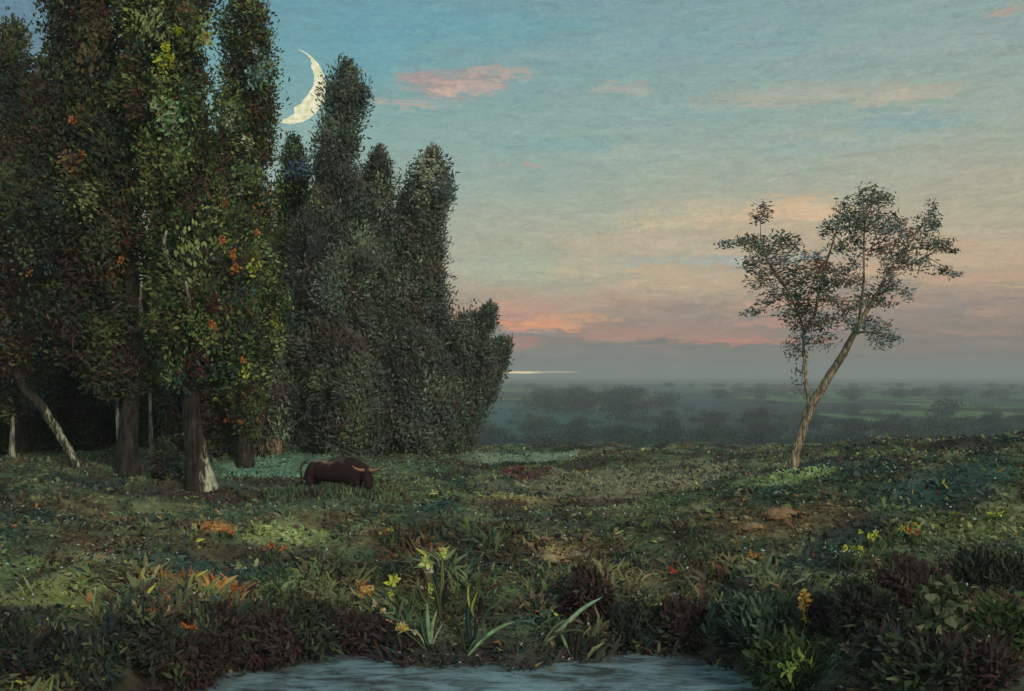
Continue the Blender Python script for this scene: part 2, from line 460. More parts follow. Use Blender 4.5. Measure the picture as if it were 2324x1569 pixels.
# understory bushes that fill the shade behind the trunks
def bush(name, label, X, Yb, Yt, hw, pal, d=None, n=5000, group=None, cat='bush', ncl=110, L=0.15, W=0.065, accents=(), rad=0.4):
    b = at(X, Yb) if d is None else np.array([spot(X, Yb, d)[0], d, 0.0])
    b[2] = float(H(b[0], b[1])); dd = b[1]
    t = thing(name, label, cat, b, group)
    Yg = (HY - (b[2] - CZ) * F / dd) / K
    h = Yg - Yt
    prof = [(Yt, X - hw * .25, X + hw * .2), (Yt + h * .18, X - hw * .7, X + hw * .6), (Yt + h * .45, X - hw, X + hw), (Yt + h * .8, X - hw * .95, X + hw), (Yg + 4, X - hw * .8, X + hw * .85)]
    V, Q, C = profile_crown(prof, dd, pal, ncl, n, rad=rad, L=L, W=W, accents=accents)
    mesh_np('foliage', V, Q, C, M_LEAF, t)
    st = []
    for k in range(4):
        a = b + np.array([R.normal() * .1, R.normal() * .1, -0.1]); top = spot(X + R.normal() * hw * .4, Yt + h * (.25 + .2 * R.random()), dd + R.normal() * .2)
        st.append(tube([a, (a + top) / 2 + R.normal(size=3) * .06, top], [0.035, .025, .01], 6))
    V, Q, C = join(st)
    mesh_np('stem', V, Q, C, M_BARK, t, True)
    return t


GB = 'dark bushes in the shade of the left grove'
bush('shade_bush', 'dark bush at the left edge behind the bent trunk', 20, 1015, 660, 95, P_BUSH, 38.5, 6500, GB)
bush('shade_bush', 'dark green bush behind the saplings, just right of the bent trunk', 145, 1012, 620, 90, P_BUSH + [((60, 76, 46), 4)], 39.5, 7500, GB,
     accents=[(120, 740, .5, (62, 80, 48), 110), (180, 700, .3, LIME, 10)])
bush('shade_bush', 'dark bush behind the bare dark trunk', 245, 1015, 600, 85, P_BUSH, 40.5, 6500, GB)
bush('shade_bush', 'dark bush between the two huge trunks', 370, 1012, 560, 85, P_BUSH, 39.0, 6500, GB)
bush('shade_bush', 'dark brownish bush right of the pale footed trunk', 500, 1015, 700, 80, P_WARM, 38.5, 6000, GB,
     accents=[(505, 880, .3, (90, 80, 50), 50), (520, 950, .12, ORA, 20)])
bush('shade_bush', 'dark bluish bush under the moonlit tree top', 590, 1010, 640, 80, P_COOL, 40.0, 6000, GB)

bush('shade_bush', 'low olive bush between the feet of the two huge trunks', 375, 1088, 1000, 36, P_BUSH + [((84, 88, 58), 5)], None, 1500, GB, ncl=30, L=.11, W=.05, rad=.22)
# --- the cooler, mistier trees behind
GC = 'grey green trees behind the cow'
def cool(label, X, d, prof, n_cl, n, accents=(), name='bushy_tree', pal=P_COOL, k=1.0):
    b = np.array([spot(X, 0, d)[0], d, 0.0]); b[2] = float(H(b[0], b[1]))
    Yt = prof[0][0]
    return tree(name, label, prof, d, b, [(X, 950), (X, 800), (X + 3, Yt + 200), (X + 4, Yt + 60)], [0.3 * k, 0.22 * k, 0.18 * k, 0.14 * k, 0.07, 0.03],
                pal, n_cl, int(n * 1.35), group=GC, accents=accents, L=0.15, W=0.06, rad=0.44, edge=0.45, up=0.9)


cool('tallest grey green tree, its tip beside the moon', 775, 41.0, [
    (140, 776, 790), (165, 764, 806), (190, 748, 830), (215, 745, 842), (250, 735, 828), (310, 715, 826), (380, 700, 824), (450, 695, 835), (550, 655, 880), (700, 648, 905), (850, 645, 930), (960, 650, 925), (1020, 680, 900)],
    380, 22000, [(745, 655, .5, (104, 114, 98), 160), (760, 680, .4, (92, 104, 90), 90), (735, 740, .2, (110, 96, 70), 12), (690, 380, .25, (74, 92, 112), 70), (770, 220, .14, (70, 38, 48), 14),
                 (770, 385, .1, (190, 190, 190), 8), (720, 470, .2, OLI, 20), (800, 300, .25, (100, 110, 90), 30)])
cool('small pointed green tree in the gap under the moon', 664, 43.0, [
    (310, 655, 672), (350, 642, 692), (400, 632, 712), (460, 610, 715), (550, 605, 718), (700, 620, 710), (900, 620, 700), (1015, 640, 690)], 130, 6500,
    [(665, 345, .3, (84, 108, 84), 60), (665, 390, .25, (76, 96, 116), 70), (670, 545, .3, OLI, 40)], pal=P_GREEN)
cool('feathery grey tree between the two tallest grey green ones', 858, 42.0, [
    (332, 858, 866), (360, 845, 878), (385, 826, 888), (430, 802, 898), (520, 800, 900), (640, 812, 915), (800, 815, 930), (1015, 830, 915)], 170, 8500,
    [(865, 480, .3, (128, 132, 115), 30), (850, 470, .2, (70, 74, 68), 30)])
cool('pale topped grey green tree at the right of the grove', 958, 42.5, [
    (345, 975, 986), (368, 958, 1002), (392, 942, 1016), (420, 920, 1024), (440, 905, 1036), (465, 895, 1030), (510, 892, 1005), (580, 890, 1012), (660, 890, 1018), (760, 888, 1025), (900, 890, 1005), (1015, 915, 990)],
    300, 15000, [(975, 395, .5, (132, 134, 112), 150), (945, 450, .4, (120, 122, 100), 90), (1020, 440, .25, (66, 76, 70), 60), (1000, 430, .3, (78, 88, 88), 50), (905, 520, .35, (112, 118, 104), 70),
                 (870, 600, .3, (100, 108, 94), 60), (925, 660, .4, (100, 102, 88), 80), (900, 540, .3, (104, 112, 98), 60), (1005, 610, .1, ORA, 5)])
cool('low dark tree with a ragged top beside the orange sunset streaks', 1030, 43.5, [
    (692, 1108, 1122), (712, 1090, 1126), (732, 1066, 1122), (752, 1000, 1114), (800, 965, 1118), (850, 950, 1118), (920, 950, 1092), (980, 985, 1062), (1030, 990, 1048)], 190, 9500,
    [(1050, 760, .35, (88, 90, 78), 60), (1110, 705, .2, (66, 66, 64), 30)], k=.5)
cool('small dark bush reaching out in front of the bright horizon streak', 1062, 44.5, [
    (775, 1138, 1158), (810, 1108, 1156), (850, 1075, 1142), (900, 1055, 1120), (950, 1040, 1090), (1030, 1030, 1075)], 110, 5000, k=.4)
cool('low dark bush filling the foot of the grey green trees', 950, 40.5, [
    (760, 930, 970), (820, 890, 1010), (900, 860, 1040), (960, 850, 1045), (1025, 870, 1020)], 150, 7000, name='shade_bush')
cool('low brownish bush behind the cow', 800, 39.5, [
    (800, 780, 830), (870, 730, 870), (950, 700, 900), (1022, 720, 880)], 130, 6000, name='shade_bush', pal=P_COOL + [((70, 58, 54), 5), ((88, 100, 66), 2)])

# ------------------------------------------------------------------ the forked tree on the knoll
gt = at(1797, 1062)
DT = gt[1]


def rt(a, b, dy=0.0):
    return spot(1534 + .489 * a, 366.9 + .489 * b, DT + dy)


T = thing('forked_tree', 'slender leaning forked tree with thin airy leaves on the knoll', 'tree', gt)
main = [gt + np.array([-.03, 0, -.2]), rt(560, 1330), rt(590, 1240), rt(622, 1145), rt(700, 1015, -.05), rt(775, 895, -.1), rt(822, 805, -.1), rt(872, 715, -.1), rt(930, 620), rt(990, 505, .1), rt(1070, 400, .1), rt(1150, 290, .2), rt(1210, 190, .2)]
V, Q, C = tube(main, [.16, .125, .112, .115, .1, .09, .078, .064, .048, .036, .026, .018, .008], 10, .06)
limbs_geo = [(V, Q, C)]
sk = [np.array(main)]
left = [rt(622, 1145), rt(606, 1050, .1), rt(600, 950, .2), rt(592, 850, .25), rt(588, 765, .3), rt(560, 690, .3), rt(520, 600, .3), rt(450, 490, .3), rt(380, 410, .2), rt(300, 370, .1)]
V, Q, C = tube(left, [.055, .046, .042, .04, .036, .028, .022, .018, .012, .006], 8, .06)
limbs_geo.append((V, Q, C)); sk.append(np.array(left))
for pp, rr in [([rt(592, 800, .3), rt(640, 720, 0), rt(658, 640, -.3), rt(672, 560, -.4), rt(702, 460, -.5), rt(740, 340, -.5), rt(775, 235, -.4)], [.045, .042, .04, .034, .028, .02, .008]),
               ([rt(850, 745, -.1), rt(862, 640, -.5), rt(872, 540, -.7), rt(872, 420, -.8), rt(880, 280, -.8), rt(930, 170, -.7)], [.045, .036, .03, .025, .018, .006]),
               ([rt(520, 600, .3), rt(460, 520, .9), rt(400, 400, 1.2), rt(392, 260, 1.1)], [.03, .025, .016, .006]),
               ([rt(990, 505, .1), rt(1060, 490, .6), rt(1160, 440, .9), rt(1260, 400, 1.0)], [.035, .028, .02, .006]),
               ([rt(822, 800, -.1), rt(880, 790, -.5), rt(960, 800, -.9)], [.035, .025, .008]),
               ([rt(600, 900, .2), rt(560, 860, .0), rt(520, 850, -.3)], [.025, .018, .006]),
               ([rt(935, 620, 0), rt(1010, 590, -.5), rt(1070, 600, -.8)], [.03, .02, .006])]:
    V, Q, C = tube(pp, rr, 7, .06)
    limbs_geo.append((V, Q, C)); sk.append(np.array(pp))
SK = np.concatenate(sk); SKI = np.concatenate([np.full(len(a_), q) for q, a_ in enumerate(sk)])
CL = [(400, 235, 34, 34), (375, 260, 20, 25), (300, 375, 30, 16), (240, 385, 40, 14), (350, 380, 50, 30), (430, 385, 80, 40), (500, 360, 45, 28), (560, 390, 30, 30), (400, 450, 45, 35), (480, 450, 50, 30), (340, 480, 35, 25),
      (390, 545, 45, 45), (470, 520, 80, 45), (550, 500, 60, 30), (630, 440, 45, 22), (660, 490, 45, 25), (560, 560, 70, 30), (500, 620, 70, 25), (560, 640, 50, 25), (430, 655, 40, 12), (360, 695, 45, 12), (640, 530, 50, 30),
      (700, 520, 50, 30), (760, 500, 40, 25), (540, 700, 60, 35), (600, 740, 70, 35), (660, 760, 60, 25), (740, 725, 55, 22), (680, 830, 55, 30), (540, 850, 40, 30), (560, 900, 40, 25), (600, 830, 45, 35), (575, 1000, 25, 60),
      (720, 310, 40, 30), (790, 290, 60, 45), (790, 215, 28, 40), (850, 240, 40, 45), (870, 300, 60, 45), (930, 280, 50, 35), (930, 165, 45, 35), (870, 170, 40, 40), (980, 190, 30, 30), (980, 320, 55, 40), (1010, 280, 40, 35),
      (1080, 330, 35, 30), (1070, 400, 40, 50), (1060, 460, 35, 40), (1150, 300, 35, 45), (1190, 215, 16, 35), (1210, 290, 20, 30), (1180, 380, 50, 35), (1240, 390, 40, 30), (1290, 415, 20, 8), (1240, 510, 45, 14), (1290, 525, 30, 10),
      (1120, 470, 50, 40), (990, 520, 30, 45), (1010, 560, 30, 30), (960, 600, 40, 25), (1065, 615, 22, 25), (960, 660, 55, 20), (900, 640, 35, 25), (880, 740, 45, 25), (830, 760, 45, 25), (930, 780, 45, 35), (960, 840, 50, 28),
      (1020, 820, 20, 10), (830, 560, 40, 30), (780, 560, 40, 20), (850, 640, 30, 25), (830, 370, 30, 40), (640, 600, 40, 16), (700, 640, 50, 26), (765, 650, 45, 24), (720, 575, 45, 26), (800, 690, 40, 24), (610, 690, 40, 30), (830, 470, 40, 30), (940, 400, 50, 35), (1000, 420, 45, 35), (760, 400, 40, 25)]
parts, tw = [], []
m_a = .489 * K / F * DT
for a, b, ra, rb in CL:
    p = rt(a, b); i = np.argmin(np.linalg.norm(SK[:, [0, 2]] - p[[0, 2]], axis=1))
    yo = SK[i][1] + R.normal() * .25
    p = spot(1534 + .489 * a, 366.9 + .489 * b, yo)
    n = int((30 + ra * rb * 0.085) * (.5 if b > 815 and a < 650 else 1))
    g = unit(R.normal(size=(n, 3))) * R.random((n, 1)) ** .45
    P = p + g * np.array([ra * m_a, max(ra, rb) * m_a * .9, rb * m_a]) * (1.15 + .6 * np.minimum(np.abs(R.normal(size=(n, 1))), 1.3))
    cb = pick(P_RIGHT, 1)[0]
    cc = np.where(R.random((n, 1)) < .6, cb, pick(P_RIGHT, n))
    dark = ((cc * 0 + alb((52, 52, 44))))
    cc = np.where(R.random((n, 1)) < .16, dark, cc)
    cc = cc * 1.5
    D = R.normal(size=(n, 3)) * np.array([.7, .6, .4]) + R.normal(size=3) * np.array([.8, .3, .3]) + np.array([.3, 0, .25])
    parts.append(dab_arrays(P, D, .05 + .1 * R.random(n), .022 + .036 * R.random(n), jit(cc, .1, .05), face=unit(R.normal(size=3) + np.array([0, -.6, .3])), loose=.5))
    mid = (SK[i] + p) / 2 + R.normal(size=3) * .05
    tw.append((SKI[i], tube([SK[i], mid, p], [.014, .01, .004], 5, .03)))
    for _ in range(2):
        e = p + R.normal(size=3) * np.array([ra, ra, rb]) * m_a * .8
        tw.append((SKI[i], tube([mid, (mid + e) / 2 + R.normal(size=3) * .03, e], [.008, .006, .003], 4, .03)))
V, Q, C = join(parts); mesh_np('crown', V, Q, C, M_LEAF, T)
for q, (V, Q, C) in enumerate(limbs_geo):
    mine = [g_ for k_, g_ in tw if k_ == q]
    V, Q, C = join([(V, Q, C)] + mine)
    mesh_np('limb' if q else 'trunk', V, Q, C, M_BARK_RIGHT, TRUNK if q else T, True, gt)
    if q == 0: TRUNK = bpy.data.objects[[o.name for o in T.children if o.name.startswith('trunk')][0]]

# ------------------------------------------------------------------ ground
# soil, dry grass and green patches: (X, Y, half width, half height, colour, strength)
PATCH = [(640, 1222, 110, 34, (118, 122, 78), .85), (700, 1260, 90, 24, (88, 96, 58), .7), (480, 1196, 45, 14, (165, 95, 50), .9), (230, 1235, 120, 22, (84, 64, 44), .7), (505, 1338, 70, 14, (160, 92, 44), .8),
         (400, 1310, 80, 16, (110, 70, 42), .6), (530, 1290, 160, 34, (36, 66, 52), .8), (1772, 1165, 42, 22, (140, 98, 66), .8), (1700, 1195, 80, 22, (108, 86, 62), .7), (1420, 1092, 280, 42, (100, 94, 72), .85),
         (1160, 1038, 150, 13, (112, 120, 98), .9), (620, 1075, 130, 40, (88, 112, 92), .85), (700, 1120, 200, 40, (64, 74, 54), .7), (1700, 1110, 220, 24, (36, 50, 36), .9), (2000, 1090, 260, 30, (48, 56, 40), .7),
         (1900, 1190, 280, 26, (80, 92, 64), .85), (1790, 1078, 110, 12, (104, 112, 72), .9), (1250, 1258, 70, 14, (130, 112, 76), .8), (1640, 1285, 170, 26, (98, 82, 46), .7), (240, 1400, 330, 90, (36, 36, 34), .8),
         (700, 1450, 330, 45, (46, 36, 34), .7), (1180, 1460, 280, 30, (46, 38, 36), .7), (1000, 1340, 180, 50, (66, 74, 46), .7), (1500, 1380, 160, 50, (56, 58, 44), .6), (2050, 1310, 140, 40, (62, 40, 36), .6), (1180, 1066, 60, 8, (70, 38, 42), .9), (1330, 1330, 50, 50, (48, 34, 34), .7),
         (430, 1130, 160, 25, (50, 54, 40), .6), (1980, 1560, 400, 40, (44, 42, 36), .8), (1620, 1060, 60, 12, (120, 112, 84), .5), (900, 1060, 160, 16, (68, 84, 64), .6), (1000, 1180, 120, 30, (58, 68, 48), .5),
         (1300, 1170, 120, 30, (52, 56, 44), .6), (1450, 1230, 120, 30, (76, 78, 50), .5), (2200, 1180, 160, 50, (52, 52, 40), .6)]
PW = []
for X, Y, rx, ry, c, s in PATCH:
    p = at(X, Y); a = at(X, Y - ry); b = at(X, min(Y + ry, 1566))
    PW.append((p[0], p[1], rx * K / F * p[1], max(.25, (a[1] - b[1]) / 2), alb(c), s))
for _ in range(110):
    X = R.random() * 2324; Y = 1070 + 420 * R.random()
    p = at(X, Y); w_ = .35 + 1.3 * R.random()
    cc = [(104, 104, 66), (88, 72, 48), (46, 64, 56), (58, 42, 38), (108, 100, 66), (80, 92, 58), (44, 46, 38), (98, 78, 52)][R.integers(8)]
    PW.append((p[0], p[1], w_, w_ * (.35 + .4 * R.random()), alb(cc), .4 + .35 * R.random()))
BASE = [alb((54, 60, 44)), alb((70, 78, 54)), alb((66, 54, 42)), alb((40, 52, 46)), alb((86, 90, 62)), alb((48, 40, 36))]


def gcol(x, y, fine=True):
    n1 = fbm(x * .5, y * .32, 31); n2 = fbm(x * .8, y * .5, 47); n3 = fbm(x * 1.7, y * 1.2, 59)
    c = BASE[0][None] * np.ones((len(x), 1))
    for k, (n, lo, hi) in enumerate([(n1, .48, .56), (n2, .5, .6), (1 - n1, .52, .6), (n3, .55, .66), (1 - n2, .56, .64)]):
        w = ss(lo, hi, n)[:, None] * .8
        c = c * (1 - w) + BASE[k + 1][None] * w
    # the low plain: teal, grey green and bright fields
    far = ss(60, 120, y)[:, None]
    f1 = fbm(x * .012, y * .005, 71); f2 = fbm(x * .022, y * .009, 83)
    pc = alb((46, 55, 51), 2.0)[None] * np.ones((len(x), 1))
    for n, lo, hi, cc in [(f1, .48, .56, (66, 86, 64)), (f2, .52, .6, (58, 82, 78)), (1 - f1, .52, .6, (56, 54, 50)), (1 - f2, .56, .62, (92, 112, 70))]:
        w = ss(lo, hi, n)[:, None] * .8
        pc = pc * (1 - w) + alb(cc, 2.0)[None] * w
    c = c * (1 - far) + pc * far
    wob = (fbm(x * 1.3, y * 1.0, 91) - .5) * 1.3
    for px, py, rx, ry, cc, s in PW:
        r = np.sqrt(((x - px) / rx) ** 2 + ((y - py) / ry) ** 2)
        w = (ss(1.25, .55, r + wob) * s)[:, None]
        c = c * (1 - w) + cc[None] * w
    # wet mud at the water
    q = y - shore(x)
    w = (ss(.9, .0, q) * .85)[:, None]
    return c * (1 - w) + alb((42, 36, 34))[None] * w


ys = np.concatenate([np.linspace(-40, 12, 40, endpoint=False), np.linspace(12, 50, 420, endpoint=False), 50 * (4150 / 50) ** np.linspace(0, 1, 260)])
us = np.linspace(-1, 1, 420)
yy, uu = np.meshgrid(ys, us, indexing='ij')
xx = uu * (26 + np.maximum(yy, 0) * .95)
zz = H(xx, yy)
nr, nc = xx.shape
V = np.stack([xx, yy, zz], -1).reshape(-1, 3)
i = np.arange(nr - 1)[:, None] * nc + np.arange(nc - 1)[None]
Q = np.stack([i, i + 1, i + nc + 1, i + nc], -1).reshape(-1, 4)
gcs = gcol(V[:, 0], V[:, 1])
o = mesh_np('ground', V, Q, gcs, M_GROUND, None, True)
tag(o, 'rough dark green meadow falling to a misty plain', None, None, 'structure')

# ------------------------------------------------------------------ water
m, nt, b = new_mat('pond_water')
tc = nt.nodes.new('ShaderNodeTexCoord')
mp = nt.nodes.new('ShaderNodeMapping'); mp.inputs['Scale'].default_value = (.8, 1.9, 1)
nt.links.new(tc.outputs['Object'], mp.inputs['Vector'])
n = nt.nodes.new('ShaderNodeTexNoise'); n.inputs['Scale'].default_value = 1.6; n.inputs['Detail'].default_value = 9; n.inputs['Roughness'].default_value = .68; n.inputs['Distortion'].default_value = .8
nt.links.new(mp.outputs['Vector'], n.inputs['Vector'])
cr = nt.nodes.new('ShaderNodeValToRGB')
cr.color_ramp.elements[0].position = .4; cr.color_ramp.elements[0].color = (*alb((60, 62, 60)), 1)
cr.color_ramp.elements[1].position = .6; cr.color_ramp.elements[1].color = (*alb((112, 128, 128)), 1)
nt.links.new(n.outputs['Fac'], cr.inputs['Fac']); nt.links.new(cr.outputs['Color'], b.inputs['Base Color'])
b.inputs['Roughness'].default_value = .08; b.inputs['IOR'].default_value = 1.7
bp = nt.nodes.new('ShaderNodeBump'); bp.inputs['Strength'].default_value = .25; bp.inputs['Distance'].default_value = .05
nt.links.new(n.outputs['Fac'], bp.inputs['Height']); nt.links.new(bp.outputs['Normal'], b.inputs['Normal'])
V = np.array([[-30, 4, WATER], [30, 4, WATER], [30, 17.6, WATER], [-30, 17.6, WATER]]); Q = np.array([[0, 1, 2, 3]])
tag(mesh_np('pond_water', V, Q, None, m), 'dull blue grey pond reflecting the evening sky', None, None, 'structure')

# ------------------------------------------------------------------ grass
def grass_field(name, label, cat, n, ymin, ymax, L0, L1, wf, lean, keep=None, hi=1.0):
    y = ymin * (ymax / ymin) ** R.random(n)
    x = (R.random(n) * 2 - 1) * (y * .5 + 1.5)
    q = y - shore(x)
    ok = q > -.12
    if keep is not None:
        ok &= keep(x, y, q)
    x, y = x[ok], y[ok]; n = len(x)
    z = H(x, y)
    c = gcol(x, y)
    clump = fbm(x * 2.2, y * 1.6, 101)
    c = c * (0.75 + 0.8 * clump[:, None]) * 1.25
    alt = [((96, 108, 62), .035), ((40, 58, 50), .06), ((74, 48, 42), .04), ((128, 120, 84), .02), ((40, 34, 34), .06), ((150, 96, 52), .004), ((205, 205, 195), .006 * hi), ((150, 160, 60), .005)]
    rr = R.random(n); acc = 0
    for cc, w in alt:
        mk = (rr >= acc) & (rr < acc + w); acc += w
        c[mk] = alb(cc)
    P = np.stack([x, y, z - .03], 1)
    D = np.stack([R.normal(size=n) * lean, R.normal(size=n) * lean, np.ones(n)], 1)
    D[:, 0] += 1.2 * (vn(x * .5, y * .5, 111) - .5)
    L = (L0 + (L1 - L0) * R.random(n) ** 2) * (.5 + clump)
    W = L * wf * (.6 + .8 * R.random(n))
    pale = c.mean(1) > .6  # near-white flecks, coloured in to imitate small glints
    W = np.where(pale, .03, W); L = np.where(pale, .06, L); P[:, 2] += np.where(pale, .1, 0)
    V, Q, C = dab_arrays(P, D, L, W, jit(c, .1, .05), .12, .2, face=np.stack([2.4 * (vn(x * 1.1, y * 1.1, 121) - .5), 2.4 * (vn(x * 1.1, y * 1.1, 131) - .5) - .2, np.full(n, .5)], 1), loose=.3)
    return tag(mesh_np(name, V, Q, C, M_GRASS), label, cat, None, 'stuff')


grass_field('meadow_grass', 'rough mottled meadow grass from the bank to the far crest', 'grass', 250000, 15, 48, .07, .22, .3, 1.2)
grass_field('bank_undergrowth', 'tangled dark low weeds on the bank above the pond', 'undergrowth', 70000, 13, 22, .12, .5, .13, .8, keep=lambda x, y, q: (q > -.1) & (q < 5.5) & (vn(x * 1.1, y * .9, 77) > .25 + .3 * ss(3, 5.5, q)), hi=2.5)

# ------------------------------------------------------------------ plants on the bank
def ribbon(pts, wid, col, nrm=(0.2, -1, .35), fold=.25):
    pts = np.asarray(pts, float)
    pp = np.vstack([2 * pts[0] - pts[1], pts, 2 * pts[-1] - pts[-2]]); out = []
    for i in range(1, len(pp) - 2):
        for t in np.linspace(0, 1, 6, endpoint=False):
            p0, p1, p2, p3 = pp[i - 1:i + 3]
            out.append(.5 * ((2 * p1) + (-p0 + p2) * t + (2 * p0 - 5 * p1 + 4 * p2 - p3) * t ** 2 + (-p0 + 3 * p1 - 3 * p2 + p3) * t ** 3))
    out.append(pts[-1]); P = np.array(out); n = len(P)
    T_ = unit(np.gradient(P, axis=0)); N_ = unit(np.tile(np.array(nrm, float), (n, 1)))
    S = unit(np.cross(T_, N_)); N_ = np.cross(S, T_)
    s = np.linspace(0, 1, n)[:, None]
    w = wid * np.interp(s, [0, .15, .5, .8, 1], [.45, .8, 1, .7, .05])
    V = np.stack([P - S * w / 2, P - N_ * w * fold, P + S * w / 2, P + N_ * w * .08], 1)
    Q = []
    for k in range(n - 1):
        for a, b_ in ((0, 1), (1, 2), (2, 3), (3, 0)):
            Q.append((k * 4 + a, k * 4 + b_, k * 4 + 4 + b_, k * 4 + 4 + a))
    C = np.repeat(jit(np.tile(alb(col), (n, 1)), .12, .05), 4, 0)
    return V.reshape(-1, 3), np.array(Q), C


def blades(name, label, cat, X, Y, specs, group=None, flowers=()):
    """specs: (points relative in picture px from the root, width m, colour); every blade is a part"""
    b = at(X, Y); d = b[1]; t = thing(name, label, cat, b, group); m = K / F * d
    for pts, w, c in specs:
        yo = 0
        P = [b + np.array([px * m, -k * .06 + R.normal() * .02, -py * m - (.05 if k == 0 else 0)]) for k, (px, py) in enumerate(pts)]
        V, Q, C = ribbon(P, w, c)
        mesh_np('leaf', V, Q, C, M_LEAF, t, True)
    for px, py, r, c in flowers:
        p = b + np.array([px * m, -.12, -py * m])
        n = 16
        D = R.normal(size=(n, 3)) + np.array([0, -.3, .6])
        V, Q, C = dab_arrays(p + R.normal(size=(n, 3)) * r * .25, D, r * (.8 + .6 * R.random(n)), r * .7, jit(np.tile(alb(c), (n, 1))))
        mesh_np('flower', V, Q, C, M_PETAL, t)
        st = tube([b, (b + p) / 2 + np.array([.02, 0, 0]), p], [.012, .009, .006], 6, c=alb((80, 90, 60)))
        mesh_np('stem', *st, M_GRASS, t, True)
    return t


GR = 'water plants on the middle of the pond bank'
blades('water_iris', 'long pale green blade arching to the right at the water edge', 'water plant', 1058, 1486,
       [([(0, 0), (40, -38), (78, -66), (112, -80)], .06, (120, 145, 98)), ([(0, 0), (18, -30), (50, -48)], .04, (70, 86, 62)), ([(0, 0), (-8, -40), (-14, -70)], .04, (58, 66, 50))], GR)
blades('water_iris', 'pale green blade rising steeply up right beside the dark red shrub', 'water plant', 1228, 1462,
       [([(0, 0), (45, -35), (92, -80), (138, -112)], .075, (130, 148, 112)), ([(0, 0), (30, -40), (66, -62)], .05, (96, 98, 70)), ([(0, 0), (20, -18), (70, -36), (110, -30)], .05, (74, 70, 54))], GR)
blades('water_iris', 'upright pale green blades under the yellow flowers', 'water plant', 978, 1468,
       [([(0, 0), (-6, -50), (-8, -105)], .08, (116, 136, 98)), ([(0, 0), (4, -50), (16, -90)], .06, (130, 145, 105)), ([(0, 0), (12, -26), (30, -62)], .035, (165, 165, 130)), ([(0, 0), (-16, -30), (-24, -90)], .05, (62, 76, 54))], GR)
blades('flag_iris', 'tall clump with two yellow flowers and dark blades above the water', 'flower', 1000, 1400,
       [([(0, 0), (10, -60), (20, -90)], .05, (38, 30, 32)), ([(0, 0), (-10, -60), (-16, -100)], .055, (36, 30, 32)), ([(0, 0), (4, -70), (5, -150)], .06, (128, 120, 70)), ([(0, 0), (30, -40), (40, -80)], .05, (66, 78, 48)), ([(0, 0), (-30, -30), (-50, -70)], .05, (72, 84, 48))],
       GR, [(-30, -122, .11, (195, 185, 85)), (5, -146, .09, (175, 150, 75)), (-22, -105, .06, (190, 180, 120))])
blades('flag_iris', 'short clump with two small yellow flowers left of the tall flowers', 'flower', 915, 1400,
       [([(0, 0), (-10, -40), (-14, -70)], .05, (80, 90, 48)), ([(0, 0), (14, -30), (24, -60)], .05, (70, 82, 46)), ([(0, 0), (30, -14), (48, -30)], .04, (86, 92, 50))],
       GR, [(-20, -85, .10, (175, 175, 60)), (-26, -55, .06, (135, 140, 60)), (65, -72, .07, (185, 180, 70))])
blades('flag_iris', 'yellowish bent stalks with a dark seed pod right of the tall flowers', 'water plant', 1085, 1412,
       [([(0, 0), (-20, -40), (-22, -80), (-14, -92)], .035, (150, 145, 80)), ([(0, 0), (-14, -30), (0, -74)], .045, (130, 130, 66)), ([(0, 0), (6, -40), (8, -64)], .07, (46, 36, 34)), ([(0, 0), (30, -40), (36, -80)], .04, (60, 66, 46))], GR)
blades('dark_reed', 'dark teal upright reed between the yellow stalks and the water', 'reed', 1070, 1460,
       [([(0, 0), (-8, -50), (-6, -90)], .09, (40, 60, 62)), ([(0, 0), (10, -30), (8, -80)], .06, (44, 48, 46))], GR)
blades('dark_reed', 'dark drooping reeds hanging over the water below the dark red shrub', 'reed', 1306, 1500,
       [([(0, 0), (-10, -50), (-16, -90)], .12, (46, 40, 36)), ([(0, 0), (10, -60), (30, -80)], .1, (50, 42, 38)), ([(0, 0), (-24, -40), (-36, -70)], .06, (110, 118, 86)), ([(0, 0), (30, -40), (44, -60)], .08, (44, 40, 38))], GR)
blades('dark_reed', 'short dark green reeds standing right of the drooping reeds', 'reed', 1352, 1500,
       [([(0, 0), (4, -40), (0, -70)], .08, (44, 56, 48)), ([(0, 0), (-12, -30), (-14, -60)], .06, (40, 44, 40)), ([(0, 0), (16, -26), (26, -50)], .06, (46, 50, 40))], GR)
blades('arching_flower', 'bent stem carrying a round orange flower at the water edge', 'flower', 968, 1478,
       [([(0, 0), (-12, -34), (-34, -50), (-50, -52)], .025, (150, 140, 100))], GR, [(-54, -52, .10, (215, 125, 70)), (-24, -46, .04, (200, 140, 100))])
blades('arching_flower', 'spray of orange blossom leaning left on the dark bank', 'flower', 900, 1425,
       [([(0, 0), (-30, -40), (-60, -72), (-80, -88)], .022, (120, 100, 70)), ([(0, 0), (-20, -20), (-40, -66)], .03, (70, 72, 50))],
       GR, [(-76, -90, .13, (205, 115, 65)), (-58, -80, .09, (180, 120, 70)), (-46, -58, .05, (190, 130, 100)), (-30, -40, .05, (180, 120, 90)), (-14, -18, .05, (190, 120, 90))])
GF = 'small flowering plants scattered on the meadow'
